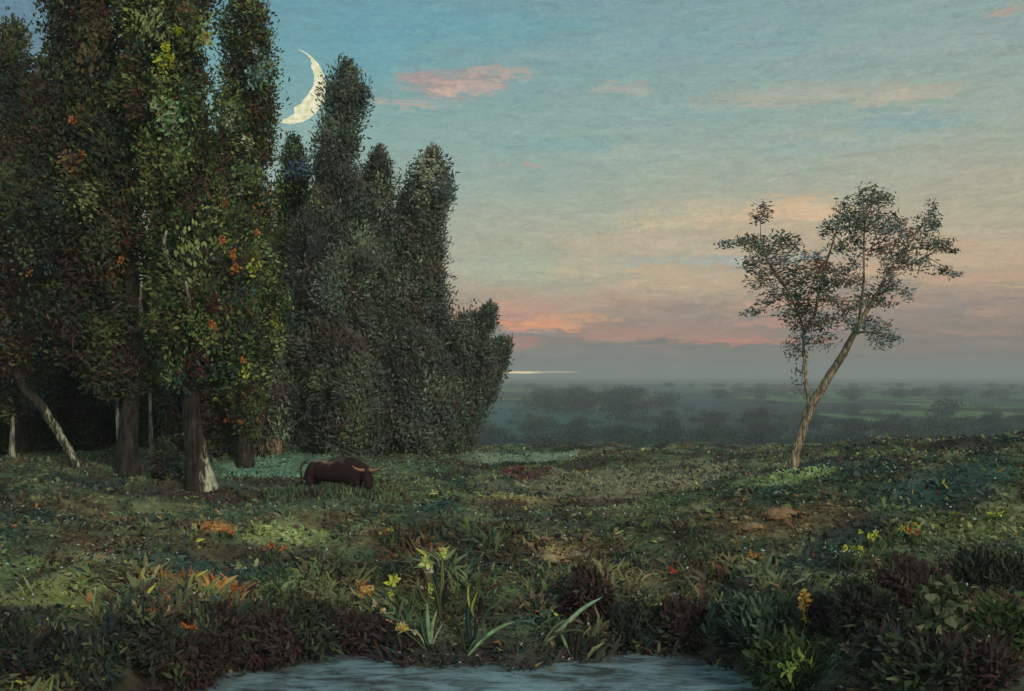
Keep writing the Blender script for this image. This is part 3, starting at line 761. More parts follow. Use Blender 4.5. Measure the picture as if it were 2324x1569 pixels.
for X, Y, lab, cols, h in [
        (893, 1232, 'yellow green flowering tuft with orange spots, alone in mid meadow', [(175, 175, 75), (190, 160, 70), (190, 110, 60)], 34),
        (1470, 1205, 'small dark tuft with yellow green tips beyond the pond', [(110, 130, 60)], 22),
        (985, 1130, 'pale yellow flower cluster right of the cow', [(180, 175, 120)], 14),
        (860, 1100, 'small bright green tuft just in front of the cow head', [(120, 150, 90)], 22),
        (1925, 1285, 'bright yellow green grass spray on the right slope', [(170, 165, 60), (140, 150, 60)], 44),
        (1985, 1245, 'yellow flowers on the right slope below the forked tree', [(205, 185, 60), (190, 170, 70)], 36),
        (2065, 1232, 'yellow flowers with a red bud farther up the right slope', [(185, 170, 60), (180, 70, 50)], 34),
        (2255, 1182, 'yellow dandelion like flower at the right edge of the slope', [(190, 180, 60)], 18),
        (2160, 1185, 'dull yellow tuft left of the yellow flower at the right edge', [(130, 130, 50)], 20),
        (1715, 1275, 'orange brown tuft on the ochre ground of the right slope', [(170, 120, 60)], 20),
        (1532, 1310, 'small red flower beside the white stalks', [(190, 60, 40)], 24),
        (520, 1222, 'rusty orange leafed weed on the left meadow', [(180, 100, 48), (170, 90, 40)], 20),
        (610, 1275, 'orange brown seed head beside the pale grass mound', [(160, 95, 55)], 40),
        (450, 1320, 'row of orange leaves low on the left bank', [(185, 105, 45)], 16),
        (530, 1350, 'broad orange leafed weed on the left bank', [(185, 105, 45), (170, 100, 50)], 22),
        (375, 1372, 'ochre fallen leaf shaped weed above the dark corner', [(165, 110, 45)], 12),
        (435, 1440, 'orange dotted stalk low on the dark left bank', [(185, 100, 45)], 22),
        (350, 1395, 'slim orange weed in the dark left bank', [(170, 95, 40)], 14),
        (2085, 1390, 'pink and white blossom in front of the dark red shrub', [(200, 120, 115), (200, 190, 180)], 14),
        (1925, 1490, 'pale pink flower low on the right bank', [(180, 140, 125)], 20),
        (1180, 1075, 'dark red flowering clump in the middle of the meadow', [(95, 32, 42), (80, 34, 40)], 16),
        (1245, 1074, 'low dark red weed right of the dark red clump', [(90, 36, 44)], 10)]:
    b = at(X, Y); d = b[1]; m = K / F * d
    t = thing('flowering_plant', lab, 'flower', b, GF)
    n = 46; hh = h * m
    P = b + R.normal(size=(n, 3)) * np.array([hh * .4, hh * .3, 0]) + np.array([0, 0, -.03])
    D = R.normal(size=(n, 3)) * np.array([.5, .4, .1]) + np.array([0, 0, 1])
    V, Q, C = dab_arrays(P, D, hh * (.4 + .6 * R.random(n)), .03, jit(pick([((58, 72, 44), 2), ((76, 86, 50), 1), ((50, 50, 38), 1)], n)))
    mesh_np('foliage', V, Q, C, M_GRASS, t)
    cols = [tuple(.82 * np.array(q_)) for q_ in cols]
    for k in range(3 + (h > 25) * 2):
        e = b + np.array([R.normal() * hh * .35, -.1 + R.normal() * .08, hh * (.65 + .4 * R.random())])
        r = .035 + .035 * R.random()
        nn = 12; c = alb(cols[k % len(cols)])
        V, Q, C = dab_arrays(e + R.normal(size=(nn, 3)) * r * .25, R.normal(size=(nn, 3)) + np.array([0, -.4, .4]), r * (.7 + .8 * R.random(nn)), r * .6, jit(np.tile(c, (nn, 1))))
        mesh_np('flower', V, Q, C, M_PETAL, t)
# orange spike flower on the right bank
b = at(1828, 1478); m = K / F * b[1]
t = thing('spike_flower', 'tall stem with an orange flower spike on the right bank', 'flower', b, GF)
top = b + np.array([-14 * m, -.2, 140 * m])
mesh_np('stem', *tube([b, b + np.array([2 * m, -.1, 60 * m]), top], [.02, .016, .008], 7, c=alb((70, 56, 40))), M_GRASS, t, True)
for k in range(9):
    p = b * (1 - (.5 + k * .06)) + top * (.5 + k * .06) + R.normal(size=3) * .02; nn = 8; r = .07 if k > 3 else .04
    V, Q, C = dab_arrays(p + R.normal(size=(nn, 3)) * .02, R.normal(size=(nn, 3)) + np.array([0, -.2, .7]), r * (1 + .8 * R.random(nn)), r * .7, jit(np.tile(alb((195, 115, 52)), (nn, 1))))
    mesh_np('flower', V, Q, C, M_PETAL, t)
for k in range(4):
    V, Q, C = ribbon([b, b + np.array([(-1) ** k * .1 - .02, -.05, .18]), b + np.array([(-1) ** k * (.2 + .04 * k), -.1, .2 + .05 * k])], .05, (52, 58, 42)); mesh_np('leaf', V, Q, C, M_LEAF, t, True)

# two tan tufts at the edge of the wood
for X, lab in [(607, 'left one of two upright tan dry grass tufts below the dark wood'), (626, 'right one of two upright tan dry grass tufts below the dark wood')]:
    b = at(X, 1034); m = K / F * b[1]
    n = 160
    V, Q, C = dab_arrays(b + R.normal(size=(n, 3)) * np.array([.09, .09, 0]), R.normal(size=(n, 3)) * np.array([.16, .16, .1]) + np.array([0, 0, 1]), (20 + 26 * R.random(n)) * m, .05, jit(np.tile(alb((140, 118, 98)), (n, 1))))
    t = thing('dry_tuft', lab, 'grass tuft', b, 'two dry tufts below the wood'); mesh_np('foliage', V, Q, C, M_GRASS, t)

# shrubs of the bank
GS = 'low shrubs along the pond bank'
DK = [((46, 46, 38), 6), ((58, 62, 44), 4), ((42, 50, 46), 3), ((54, 42, 38), 2), ((84, 84, 58), 1)]
MR = [((56, 40, 37), 6), ((50, 44, 38), 5), ((66, 42, 38), 2), ((62, 64, 46), 4)]
OL = [((92, 94, 68), 6), ((76, 80, 56), 4), ((60, 64, 46), 3)]
GN = [((60, 70, 40), 6), ((52, 66, 38), 5), ((44, 50, 38), 3)]
TG = [((62, 72, 54), 5), ((80, 90, 66), 3), ((46, 56, 46), 5)]
for X, Yb, Yt, hw, pal, lab in [
        (60, 1520, 1400, 90, DK, 'black green shrub in the lower left corner'),
        (190, 1545, 1440, 80, DK, 'dark brown shrub right of the one in the lower left corner'),
        (300, 1500, 1390, 80, DK, 'dark shrub below the ochre leaf on the left bank'),
        (420, 1530, 1440, 80, MR, 'dark reddish shrub at the left end of the pond'),
        (560, 1475, 1380, 90, MR, 'dark maroon shrub over the left part of the pond edge'),
        (700, 1465, 1380, 80, DK, 'dark shrub above the left water streak'),
        (830, 1460, 1390, 70, MR, 'dark maroon shrub below the leaning orange blossom'),
        (1330, 1400, 1275, 48, MR, 'tall dark red shrub behind the steep pale blade'),
        (1440, 1455, 1370, 70, DK, 'dark shrub right of the steep pale blade'),
        (1560, 1445, 1375, 60, MR, 'dark brown shrub at the right end of the water'),
        (1665, 1455, 1370, 45, TG, 'grey green leafy shrub leaning over the right end of the water'),
        (1740, 1440, 1340, 70, TG, 'grey green shrub left of the orange spike flower'),
        (1870, 1430, 1350, 50, MR, 'small dark red shrub right of the orange spike flower'),
        (1960, 1430, 1310, 70, DK, 'dark shrub between the orange spike flower and the dark red shrub'),
        (2060, 1375, 1270, 90, MR, 'dark red shrub above the pale olive leaves'),
        (2140, 1460, 1335, 62, OL, 'pale olive broad leafed shrub at lower right'),
        (2275, 1470, 1350, 56, GN, 'rounded bright green bush at the right edge'),
        (2040, 1530, 1450, 80, DK, 'dark low shrub below the pale olive shrub'),
        (2200, 1550, 1460, 90, MR, 'dark reddish shrub in the lower right corner'),
        (1800, 1545, 1470, 80, GN, 'low green shrub with lime sprigs on the right shore'),
        (2250, 1330, 1240, 70, DK, 'dark shrub at the right edge above the bright green bush')]:
    big = pal is OL
    Yt = Yt + (Yb - Yt) * (.12 + .3 * R.random()) if not big else Yt
    bush('bank_shrub', lab, X, Yb, Yt, hw * (1.0 if big else 1.2), pal, None, 1000 if not big else 330, GS, 'shrub', 26, .13 if not big else .19, .045 if not big else .11, rad=.25,
         accents=([(1790, 1515, .12, (110, 122, 54), 12), (1830, 1505, .1, (110, 122, 54), 9)] if X == 1800 else ()))

# stones and the bare earth step on the right slope
def rock(name, label, cat, X, Y, sx, sy, sz, col, group=None, seed=0):
    b = at(X, Y)
    n, mth = 14, 22
    ph = np.linspace(-.5, .5, n) * math.pi; th = np.linspace(0, 2 * math.pi, mth, endpoint=False)
    pg, tg = np.meshgrid(ph, th, indexing='ij')
    r = .55 + .9 * fbm(np.cos(tg) * 1.8 + 9 * seed, np.sin(tg) * 1.8 + pg * 2.6 + 3, 200 + seed, 4)
    V = np.stack([np.cos(pg) * np.cos(tg) * sx * r, np.cos(pg) * np.sin(tg) * sy * r, np.sin(pg) * sz * r], -1).reshape(-1, 3) + b
    Q = [(i * mth + j, i * mth + (j + 1) % mth, (i + 1) * mth + (j + 1) % mth, (i + 1) * mth + j) for i in range(n - 1) for j in range(mth)]
    o = mesh_np(name, V - b, np.array(Q), jit(np.tile(alb(col), (len(V), 1)), .12, .04), M_STONE, None, True)
    o.location = tuple(b)
    return tag(o, label, cat, group)


GE = 'stones and earth lumps on the right slope'
rock('earth_lump', 'tan orange lump of bare earth on the right slope', 'earth lump', 1772, 1170, .36, .3, .14, (112, 84, 60), GE, 1)
rock('earth_lump', 'smaller tan earth lump, lower left of the orange one', 'earth lump', 1705, 1198, .26, .22, .1, (108, 86, 62), GE, 2)
rock('stone', 'small grey stone above the bare earth', 'stone', 1765, 1122, .12, .1, .07, (104, 106, 100), GE, 3)
rock('stone', 'pale flat stone in the grass beyond the yellow flowers', 'stone', 1235, 1268, .36, .22, .1, (108, 94, 66), GE, 4)
rock('stone', 'long low tan stone right of the pale flat one', 'stone', 1300, 1262, .3, .18, .08, (98, 86, 62), GE, 5)

# ------------------------------------------------------------------ cow
gc = at(765, 1118)
cowm = K / F * gc[1]
t = thing('cow', 'dark brown horned cow with a tan tinged back standing in the meadow grass', 'cow', gc)


def skin(name, verts, edges, radii, mat, parent, sub=2, colf=None):
    me = bpy.data.meshes.new(name)
    me.from_pydata([tuple(v) for v in verts], edges, [])
    ob = bpy.data.objects.new(name, me); COL.objects.link(ob)
    md = ob.modifiers.new('Skin', 'SKIN'); md.use_smooth_shade = True
    for k, r in enumerate(radii):
        me.skin_vertices[0].data[k].radius = (r, r) if np.isscalar(r) else r
    me.skin_vertices[0].data[0].use_root = True
    s = ob.modifiers.new('Sub', 'SUBSURF'); s.levels = sub; s.render_levels = sub
    dg = bpy.context.evaluated_depsgraph_get()
    m2 = bpy.data.meshes.new_from_object(ob.evaluated_get(dg))
    ob.modifiers.clear(); ob.data = m2; m2.materials.clear(); m2.materials.append(mat); m2.name = name
    n = len(m2.vertices); co = np.empty(n * 3); m2.vertices.foreach_get('co', co); co = co.reshape(-1, 3)
    a = m2.attributes.new('Col', 'FLOAT_COLOR', 'POINT'); cc = np.ones((n, 4), np.float32); cc[:, :3] = colf(co)
    a.data.foreach_set('color', cc.ravel())
    m2.polygons.foreach_set('use_smooth', np.ones(len(m2.polygons), bool))
    ob.parent = parent
    return ob


v = [(-.25, 0, .84), (-.6, 0, .9), (-.84, 0, .96), (.1, 0, .88), (.38, 0, .95), (.62, 0, .9), (.8, -.04, .84), (.93, -.14, .8), (1.0, -.24, .62), (1.04, -.32, .42),
     # hind legs
     (-.72, .2, .76), (-.66, .22, .58), (-.78, .22, .34), (-.76, .22, .05), (-.76, -.2, .76), (-.68, -.22, .58), (-.82, -.22, .34), (-.78, -.22, .05),
     # front legs
     (.56, .18, .68), (.54, .19, .38), (.54, .19, .05), (.62, -.18, .68), (.64, -.19, .38), (.62, -.19, .05)]
e = [(0, 1), (1, 2), (0, 3), (3, 4), (4, 5), (5, 6), (6, 7), (7, 8), (8, 9), (1, 10), (10, 11), (11, 12), (12, 13), (1, 14), (14, 15), (15, 16), (16, 17), (5, 18), (18, 19), (19, 20), (5, 21), (21, 22), (22, 23)]
rad = [(.35, .34), (.33, .36), (.2, .27), (.36, .40), (.33, .45), (.27, .38), (.2, .28), (.16, .19), (.13, .14), (.1, .1), .18, .13, .075, .06, .18, .13, .075, .06, .13, .08, .06, .13, .08, .06]


def cowcol(co):
    c = np.tile(alb((42, 25, 23), 1.6), (len(co), 1))
    n = fbm(co[:, 0] * 3.2, co[:, 1] * 4, 301)
    n = .6 * n + .5 * fbm(co[:, 0] * 11, co[:, 1] * 11, 305) - .05
    w = ss(1.12, 1.22, co[:, 2] + .3 * (n - .5)) * ss(-.95, -.6, co[:, 0]) * (1 - ss(-.05, .35, co[:, 0])) * .7     # tan saddle
    w = np.maximum(w, ss(.93, 1.0, co[:, 0]) * ss(.92, 1.0, co[:, 2]) * .6)                                        # pale poll
    return c * (1 - w[:, None]) + alb((128, 108, 86))[None] * w[:, None]


cb_ = skin('body', v, e, rad, M_HIDE, t, 3, cowcol)
loc = np.array(gc)
for s in (-1, 1):
    p = loc + np.array([.95 + s * .07, -.2, .96])
    mesh_np('horn', *tube([p, p + np.array([s * .12, -.02, .0]), p + np.array([s * .24, -.05, .04]), p + np.array([s * .33, -.06, .12])], [.045, .04, .028, .008], 8, .01, c=alb((160, 112, 80), 1.6)), M_PETAL, cb_, True, loc)
    q = loc + np.array([.95 + s * .12, -.16, .86])
    V, Q, C = ribbon([q, q + np.array([s * .09, 0, .01]), q + np.array([s * .18, .02, -.05])], .1, (56, 42, 40), (.9, 0, .4)); mesh_np('ear', V, Q, C, M_HIDE, cb_, True, loc)
    ey = loc + np.array([.99 + s * .12, -.3, .7])
    mesh_np('eye', *tube([ey + np.array([-s * .02, .02, 0]), ey, ey + np.array([s * .012, -.006, 0])], [.02, .02, .008], 8, 0, c=(.01, .008, .007)), M_PETAL, cb_, True, loc)
mesh_np('tail', *tube([loc + np.array([-.93, 0, 1.14]), loc + np.array([-1.05, 0, 1.02]), loc + np.array([-1.06, .02, .7]), loc + np.array([-1.04, .02, .4])], [.045, .035, .025, .04], 8, .05, c=alb((60, 48, 42))), M_HIDE, cb_, True, loc)
t.rotation_euler = (0, 0, math.radians(-14))
t.location.z -= .27
t.scale = (.97, .93, .93)
for k in range(1):
    n = 900                       # tall grass it stands in
    P = np.array(gc) + np.stack([R.normal(size=n) * .8, -.42 + R.normal(size=n) * .3, np.zeros(n)], 1); P[:, 2] = H(P[:, 0], P[:, 1]) - .03
    V, Q, C = dab_arrays(P, R.normal(size=(n, 3)) * .3 + np.array([0, 0, 1.]), .12 + .2 * R.random(n), .05, jit(gcol(P[:, 0], P[:, 1]) * 1.3, .15))
    tag(mesh_np('tall_grass', V, Q, C, M_GRASS), 'taller grass hiding the legs of the dark brown cow', 'grass', None, 'stuff')

# ------------------------------------------------------------------ far woods on the plain
def far_wood(name, label, X0, X1, Yb, hmin, hmax, n, pal, kind='stuff'):
    parts = []
    for k in range(n):
        X = X0 + (X1 - X0) * R.random() ** (1 + .6 * math.sin(k))
        X = X + 22 * math.sin(X * .06)
        v = -ray(0, Yb + R.normal() * (4 + (Yb - 860) * .13))[1]
        d = (CZ + 10) / max(v, .012) * (.96 + .08 * R.random())
        x = ray(X, 0)[0] * d; z = float(H(np.array(x), np.array(d)))
        h = hmin + (hmax - hmin) * R.random(); w = h * (.8 + 1.4 * R.random())
        m_ = 240
        g = unit(R.normal(size=(m_, 3))) * R.random((m_, 1)) ** .4
        P = np.array([x, d, z + h * .5]) + g * np.array([w, w, h * .5])
        parts.append(dab_arrays(P, R.normal(size=(m_, 3)) * .6 + np.array([0, 0, .9]), h * (.10 + .14 * R.random(m_)), h * .07, jit(np.tile(pick(pal, 1)[0], (m_, 1)))))
    V, Q, C = join(parts)
    o = mesh_np(name, V, Q, C, M_LEAF)
    return tag(o, label, 'wood', None, kind)


P_FAR = [((44, 54, 50), 5), ((54, 58, 54), 4), ((60, 72, 56), 2), ((40, 52, 54), 3)]
far_wood('far_wood', 'hazy grey wood on the plain below the bright horizon streak', 1240, 1500, 915, 3, 6, 110, P_FAR)
far_wood('far_wood', 'dim blue green wood across the middle of the plain', 1060, 1800, 962, 1, 2.4, 130, P_FAR)
far_wood('far_wood', 'far misty wood along the right horizon', 1650, 2324, 895, 2, 5, 130, P_FAR)
far_wood('far_wood', 'dark wood on the plain behind the forked tree', 1850, 2360, 970, 1, 2.6, 120, P_FAR)
far_wood('far_wood', 'faint thin wood on the horizon line', 1040, 2324, 870, 2, 5, 120, P_FAR)
far_wood('far_wood', 'dark scrub below the near crest of the meadow', 1040, 2330, 1015, 1.4, 3.2, 260, P_FAR)
for X, Y, h, lab in [(2150, 938, 4.5, 'dark bush alone on the plain right of the forked tree'), (1715, 955, 3.2, 'small dark reddish bush on the plain left of the forked tree'), (2000, 985, 3.2, 'bluish bush on the plain close behind the forked tree')]:
    v_ = -ray(0, Y)[1]; d = (CZ + 10) / v_; x = ray(X, 0)[0] * d; z = float(H(np.array(x), np.array(d)))
    t = thing('distant_bush', lab, 'bush', (x, d, z), 'bushes out on the plain')
    n = 500; g = unit(R.normal(size=(n, 3))) * R.random((n, 1)) ** .4
    V, Q, C = dab_arrays(np.array([x, d, z + h * .45]) + g * np.array([h * 1.3, h * 1.0, h * .5]), R.normal(size=(n, 3)) + np.array([0, 0, .5]), h * .16, h * .08, jit(pick(P_FAR, n)))
    mesh_np('foliage', V, Q, C, M_LEAF, t)
    mesh_np('stem', *tube([(x, d, z - .3), (x, d, z + h * .4)], [h * .04, h * .02], 6), M_BARK, t, True)

# ------------------------------------------------------------------ moon
DM = 9000.0
mc = spot(655, 195, DM)
rm = 83 * K / F * DM
fwd = unit(np.array([0, CZ, CZ]) * 0 + (np.array([0, 0, CZ]) - mc)); rt_ = unit(np.cross(np.array([0, 0, 1.]), fwd)); upv = np.cross(fwd, rt_)
if rt_[0] < 0: rt_ = -rt_
# the crescent bulges to the lower right; rotate in the sky plane
ang = math.radians(-15)
ax = rt_ * math.cos(ang) + upv * math.sin(ang); ay = -rt_ * math.sin(ang) + upv * math.cos(ang)
la = np.linspace(-math.pi / 2, math.pi / 2, 60); lo = np.linspace(math.radians(0), math.radians(60), 14)
Vv = []
for a_ in la:
    wd = (.72 + .5 * (1 - math.sin(a_)) / 2) * (1 + .28 * (float(vn(np.array(a_ * 5.5), np.array(.5), 501)) - .5) + .015 * R.normal())
    for o_ in lo * wd:
        rr_ = 1 + .008 * R.normal()
        Vv.append(mc + rm * rr_ * (ay * math.sin(a_) + math.cos(a_) * (ax * math.cos(o_) + fwd * math.sin(o_))))
Q = [(i * 14 + j, i * 14 + j + 1, (i + 1) * 14 + j + 1, (i + 1) * 14 + j) for i in range(59) for j in range(13)]
m, nt, b = new_mat('moonlight')
tc = nt.nodes.new('ShaderNodeTexCoord'); n = nt.nodes.new('ShaderNodeTexNoise'); n.inputs['Scale'].default_value = .02; n.inputs['Detail'].default_value = 8
nt.links.new(tc.outputs['Object'], n.inputs['Vector'])
cr = nt.nodes.new('ShaderNodeValToRGB'); cr.color_ramp.elements[0].position = .35; cr.color_ramp.elements[0].color = (*lin((208, 206, 150)), 1)
cr.color_ramp.elements[1].position = .65; cr.color_ramp.elements[1].color = (*lin((240, 236, 212)), 1)
nt.links.new(n.outputs['Fac'], cr.inputs['Fac'])
nt.links.new(cr.outputs['Color'], b.inputs['Emission Color']); b.inputs['Emission Strength'].default_value = 1.0; b.inputs['Base Color'].default_value = (.02, .02, .02, 1)
mo = mesh_np('moon', np.array(Vv) - mc, np.array(Q), None, m, None, True); mo.location = tuple(mc)
tag(mo, 'pale yellow crescent moon above the grey green trees', 'moon')

# ------------------------------------------------------------------ haze
m = bpy.data.materials.new('haze_air'); m.use_nodes = True; nt = m.node_tree
nt.nodes.remove(nt.nodes['Principled BSDF'])
pv = nt.nodes.new('ShaderNodeVolumePrincipled'); pv.inputs['Color'].default_value = (.95, .89, .85, 1); pv.inputs['Density'].default_value = .0007
pv.inputs['Anisotropy'].default_value = 0.0
nt.links.new(pv.outputs['Volume'], nt.nodes['Material Output'].inputs['Volume'])
X_, Y0, Y1, Z0, Z1 = 4600, -60, 4200, -14, 24
V = np.array([[-X_, Y0, Z0], [X_, Y0, Z0], [X_, Y1, Z0], [-X_, Y1, Z0], [-X_, Y0, Z1], [X_, Y0, Z1], [X_, Y1, Z1], [-X_, Y1, Z1]])
Q = np.array([[0, 3, 2, 1], [4, 5, 6, 7], [0, 1, 5, 4], [1, 2, 6, 5], [2, 3, 7, 6], [3, 0, 4, 7]])
hz = mesh_np('haze', V, Q, None, m); tag(hz, 'thin evening mist lying over the plain', 'haze', None, 'stuff')

# ------------------------------------------------------------------ sky
SUN_EL, SUN_AZ = 24.0, 150.0     # soft light from behind the viewer's right shoulder
w = bpy.data.worlds.new('World'); scene.world = w; w.use_nodes = True
nt = w.node_tree; L_ = nt.links.new
bg = nt.nodes['Background']


def nd(t, **k):
    x = nt.nodes.new(t)
    for a, b_ in k.items(): setattr(x, a, b_)
    return x


def mth(op, a, b_=None, c=None, clamp=False):
    x = nd('ShaderNodeMath', operation=op, use_clamp=clamp)
    for i_, q in enumerate((a, b_, c)):
        if q is None: continue
        if isinstance(q, (int, float)): x.inputs[i_].default_value = float(q)
        else: L_(q, x.inputs[i_])
    return x.outputs[0]


tc = nd('ShaderNodeTexCoord'); sp = nd('ShaderNodeSeparateXYZ'); L_(tc.outputs['Generated'], sp.inputs[0])
az = mth('MULTIPLY', mth('ARCTAN2', sp.outputs[0], sp.outputs[1]), 57.2958)
el = mth('MULTIPLY', mth('ARCSINE', sp.outputs[2]), 57.2958)


def noise(sa, se, det=4, rough=.55, off=0.0, dist=0.0, rot=0.0):
    cb = nd('ShaderNodeCombineXYZ')
    a_ = mth('ADD', mth('MULTIPLY', az, sa), mth('MULTIPLY', el, rot * sa)); L_(a_, cb.inputs[0]); L_(mth('MULTIPLY', el, se), cb.inputs[1]); cb.inputs[2].default_value = off
    x = nd('ShaderNodeTexNoise'); x.inputs['Scale'].default_value = 1; x.inputs['Detail'].default_value = det; x.inputs['Roughness'].default_value = rough; x.inputs['Distortion'].default_value = dist
    L_(cb.outputs[0], x.inputs['Vector'])
    return x.outputs['Fac']


n_big = noise(.09, .3, 4, .55, 1.3); n_mid = noise(.35, 1.2, 5, .6, 5.1, .3); n_str = noise(.7, 4.2, 5, .65, 9.7, .4, .1); n_fine = noise(1.8, 5.2, 5, .7, 14.2, 1.8, .35)
n_dab = noise(1.3, 2.6, 3, .6, 21.5, 2.2, -.4); n_scr = noise(5.0, 13.0, 4, .75, 41.0, 1.8, .5); n_str2 = noise(.45, 2.4, 6, .65, 33.0, .8, .08)


def cen(x, s):
    return mth('MULTIPLY', mth('SUBTRACT', x, .5), s)


elw = mth('ADD', el, mth('ADD', cen(n_big, 5.0), mth('ADD', cen(n_mid, 3.2), cen(n_str, 1.2))))
azw = mth('ADD', az, mth('ADD', cen(n_mid, 9.0), cen(n_dab, 4.5)))
elp = mth('ADD', el, mth('ADD', cen(n_str, 1.1), cen(n_str2, 1.6)))


def ramp(fac, lo, hi, stops):
    mr = nd('ShaderNodeMapRange'); mr.inputs['From Min'].default_value = lo; mr.inputs['From Max'].default_value = hi; L_(fac, mr.inputs['Value'])
    r = nd('ShaderNodeValToRGB'); r.color_ramp.interpolation = 'B_SPLINE'
    e_ = r.color_ramp.elements
    while len(e_) > 1: e_.remove(e_[-1])
    for k, (p, c) in enumerate(stops):
        x = e_[0] if k == 0 else e_.new((p - lo) / (hi - lo))
        x.position = (p - lo) / (hi - lo); x.color = (*lin(c), 1)
    L_(mr.outputs[0], r.inputs['Fac'])
    return r.outputs['Color']


def mix(f, a, b_, t='MIX'):
    x = nd('ShaderNodeMix', data_type='RGBA', blend_type=t)
    if isinstance(f, float): x.inputs[0].default_value = f
    else: L_(f, x.inputs[0])
    for s_, q in ((6, a), (7, b_)):
        if isinstance(q, tuple): x.inputs[s_].default_value = (*q, 1)
        else: L_(q, x.inputs[s_])
    return x.outputs[2]


left_c = ramp(elw, -2, 40, [(-2, (104, 108, 108)), (1.2, (118, 113, 112)), (3.0, (146, 128, 120)), (5, (158, 156, 138)), (7.5, (150, 162, 148)), (10, (136, 160, 153)), (13.5, (116, 154, 155)), (17, (98, 147, 160)), (20, (92, 138, 154)), (30, (96, 128, 146)), (40, (110, 136, 150))])
right_c = ramp(elw, -2, 40, [(-2, (100, 106, 106)), (1.0, (118, 113, 110)), (3.0, (138, 122, 116)), (5, (166, 146, 128)), (7, (172, 160, 138)), (9.5, (158, 160, 144)), (12, (146, 160, 150)), (16, (136, 156, 154)), (20, (128, 152, 156)), (30, (112, 138, 150)), (40, (116, 140, 152))])
fac = mth('SMOOTH_MIN', 1, mth('SMOOTH_MAX', mth('MULTIPLY_ADD', mth('ADD', az, cen(n_big, 14.0)), .028, .36), 0, .15), .15, True)
c = mix(fac, left_c, right_c)
# clouds: (X, Y, half w, half h, colour, strength)
CLOUD = [(1500, 762, 260, 12, (186, 134, 118), .75), (1900, 690, 220, 12, (196, 150, 126), .75), (1350, 612, 160, 18, (196, 172, 140), .65), (2200, 758, 140, 7, (184, 134, 120), .65), (1150, 600, 110, 30, (150, 168, 152), .6), (1420, 690, 130, 10, (176, 140, 128), .7), (1700, 620, 150, 9, (142, 158, 160), .6), (2150, 560, 150, 12, (196, 166, 136), .6), (1250, 130, 160, 14, (132, 158, 158), .6), (2050, 100, 200, 22, (146, 160, 160), .6), (1500, 340, 220, 14, (150, 164, 156), .6), (1750, 560, 420, 70, (188, 164, 136), .55), (1250, 690, 260, 34, (186, 156, 132), .6), (2200, 600, 200, 50, (184, 164, 138), .5), (1000, 60, 240, 40, (96, 152, 168), .6), (820, 120, 120, 60, (92, 152, 170), .5), (1950, 330, 130, 30, (160, 164, 150), .5), (1650, 400, 200, 20, (150, 164, 156), .4), (1250, 330, 120, 16, (108, 156, 164), .5), (1020, 190, 110, 26, (160, 138, 134), .95), (1045, 200, 45, 14, (196, 162, 150), .6), (1130, 165, 70, 10, (182, 152, 140), .8), (930, 236, 70, 7, (186, 158, 146), .75), (1395, 200, 60, 15, (172, 158, 148), .7), (1060, 205, 60, 10, (204, 178, 165), .4),
         (1185, 372, 18, 7, (190, 150, 150), .7), (1800, 212, 230, 20, (162, 160, 148), .8), (2050, 215, 130, 18, (178, 165, 148), .7), (2270, 25, 40, 14, (180, 150, 130), .7), (2050, 275, 110, 20, (110, 150, 165), .6), (1600, 100, 300, 40, (122, 156, 164), .6),
         (40, 60, 140, 90, (84, 102, 126), .9), (1500, 262, 200, 16, (124, 156, 160), .5), (1900, 330, 160, 14, (128, 160, 165), .5), (1700, 480, 260, 26, (196, 172, 142), .75), (1820, 475, 120, 18, (214, 178, 140), .6), (2280, 470, 120, 60, (164, 160, 140), .5), (1500, 505, 90, 10, (190, 176, 145), .7),
         (1490, 560, 240, 18, (176, 166, 144), .7), (1600, 590, 260, 10, (140, 162, 165), .75), (1560, 640, 180, 22, (196, 170, 138), .6), (1250, 620, 170, 40, (158, 168, 148), .6), (1900, 620, 160, 20, (206, 164, 128), .6), (1420, 480, 200, 18, (150, 164, 150), .5),
         (1130, 712, 150, 16, (196, 140, 122), .85), (1210, 740, 110, 12, (226, 146, 104), 1.1), (1290, 728, 60, 12, (214, 152, 110), .9), (1130, 780, 90, 9, (190, 122, 118), .8), (1160, 755, 90, 6, (128, 132, 150), .8), (1480, 700, 150, 16, (140, 124, 120), .8), (1640, 740, 300, 12, (150, 128, 124), .6),
         (1700, 776, 160, 7, (204, 128, 110), .95), (1430, 745, 200, 10, (176, 134, 122), .5), (1780, 735, 140, 8, (190, 142, 128), .7), (2100, 700, 200, 20, (136, 126, 124), .8), (2280, 706, 60, 8, (168, 140, 124), .7), (2260, 635, 160, 10, (190, 154, 128), .7), (2250, 780, 200, 26, (122, 118, 114), .7),
         (1500, 800, 400, 14, (118, 116, 116), .7), (1260, 800, 200, 12, (122, 122, 126), .7), (700, 290, 90, 40, (140, 172, 165), .7), (690, 200, 60, 90, (112, 155, 165), .3)]
for X, Y, rw, rh, cc, s in CLOUD:
    u, v_ = ray(X, Y); a0 = math.degrees(math.atan(u)); e0 = math.degrees(math.atan2(v_, math.hypot(1, u)))
    ra = math.degrees(rw * K / F); re = math.degrees(rh * K / F)
    small = rh < 6
    ev = mth('ADD', el, cen(n_fine, .12)) if small else elp
    dx = mth('MULTIPLY', mth('SUBTRACT', azw if not small else mth('ADD', az, cen(n_fine, 2.0)), a0), 1 / (ra * 1.15)); dy = mth('MULTIPLY', mth('SUBTRACT', ev, e0), 1 / (re * 1.25))
    r2 = mth('ADD', mth('MULTIPLY', dx, dx), mth('MULTIPLY', dy, dy))
    f_ = mth('MULTIPLY', mth('SUBTRACT', 1.25, mth('ADD', r2, cen(n_fine, 1.6))), .8, None, True)
    f_ = mth('MULTIPLY', f_, s * .82)
    c = mix(f_, c, tuple(lin(cc)))
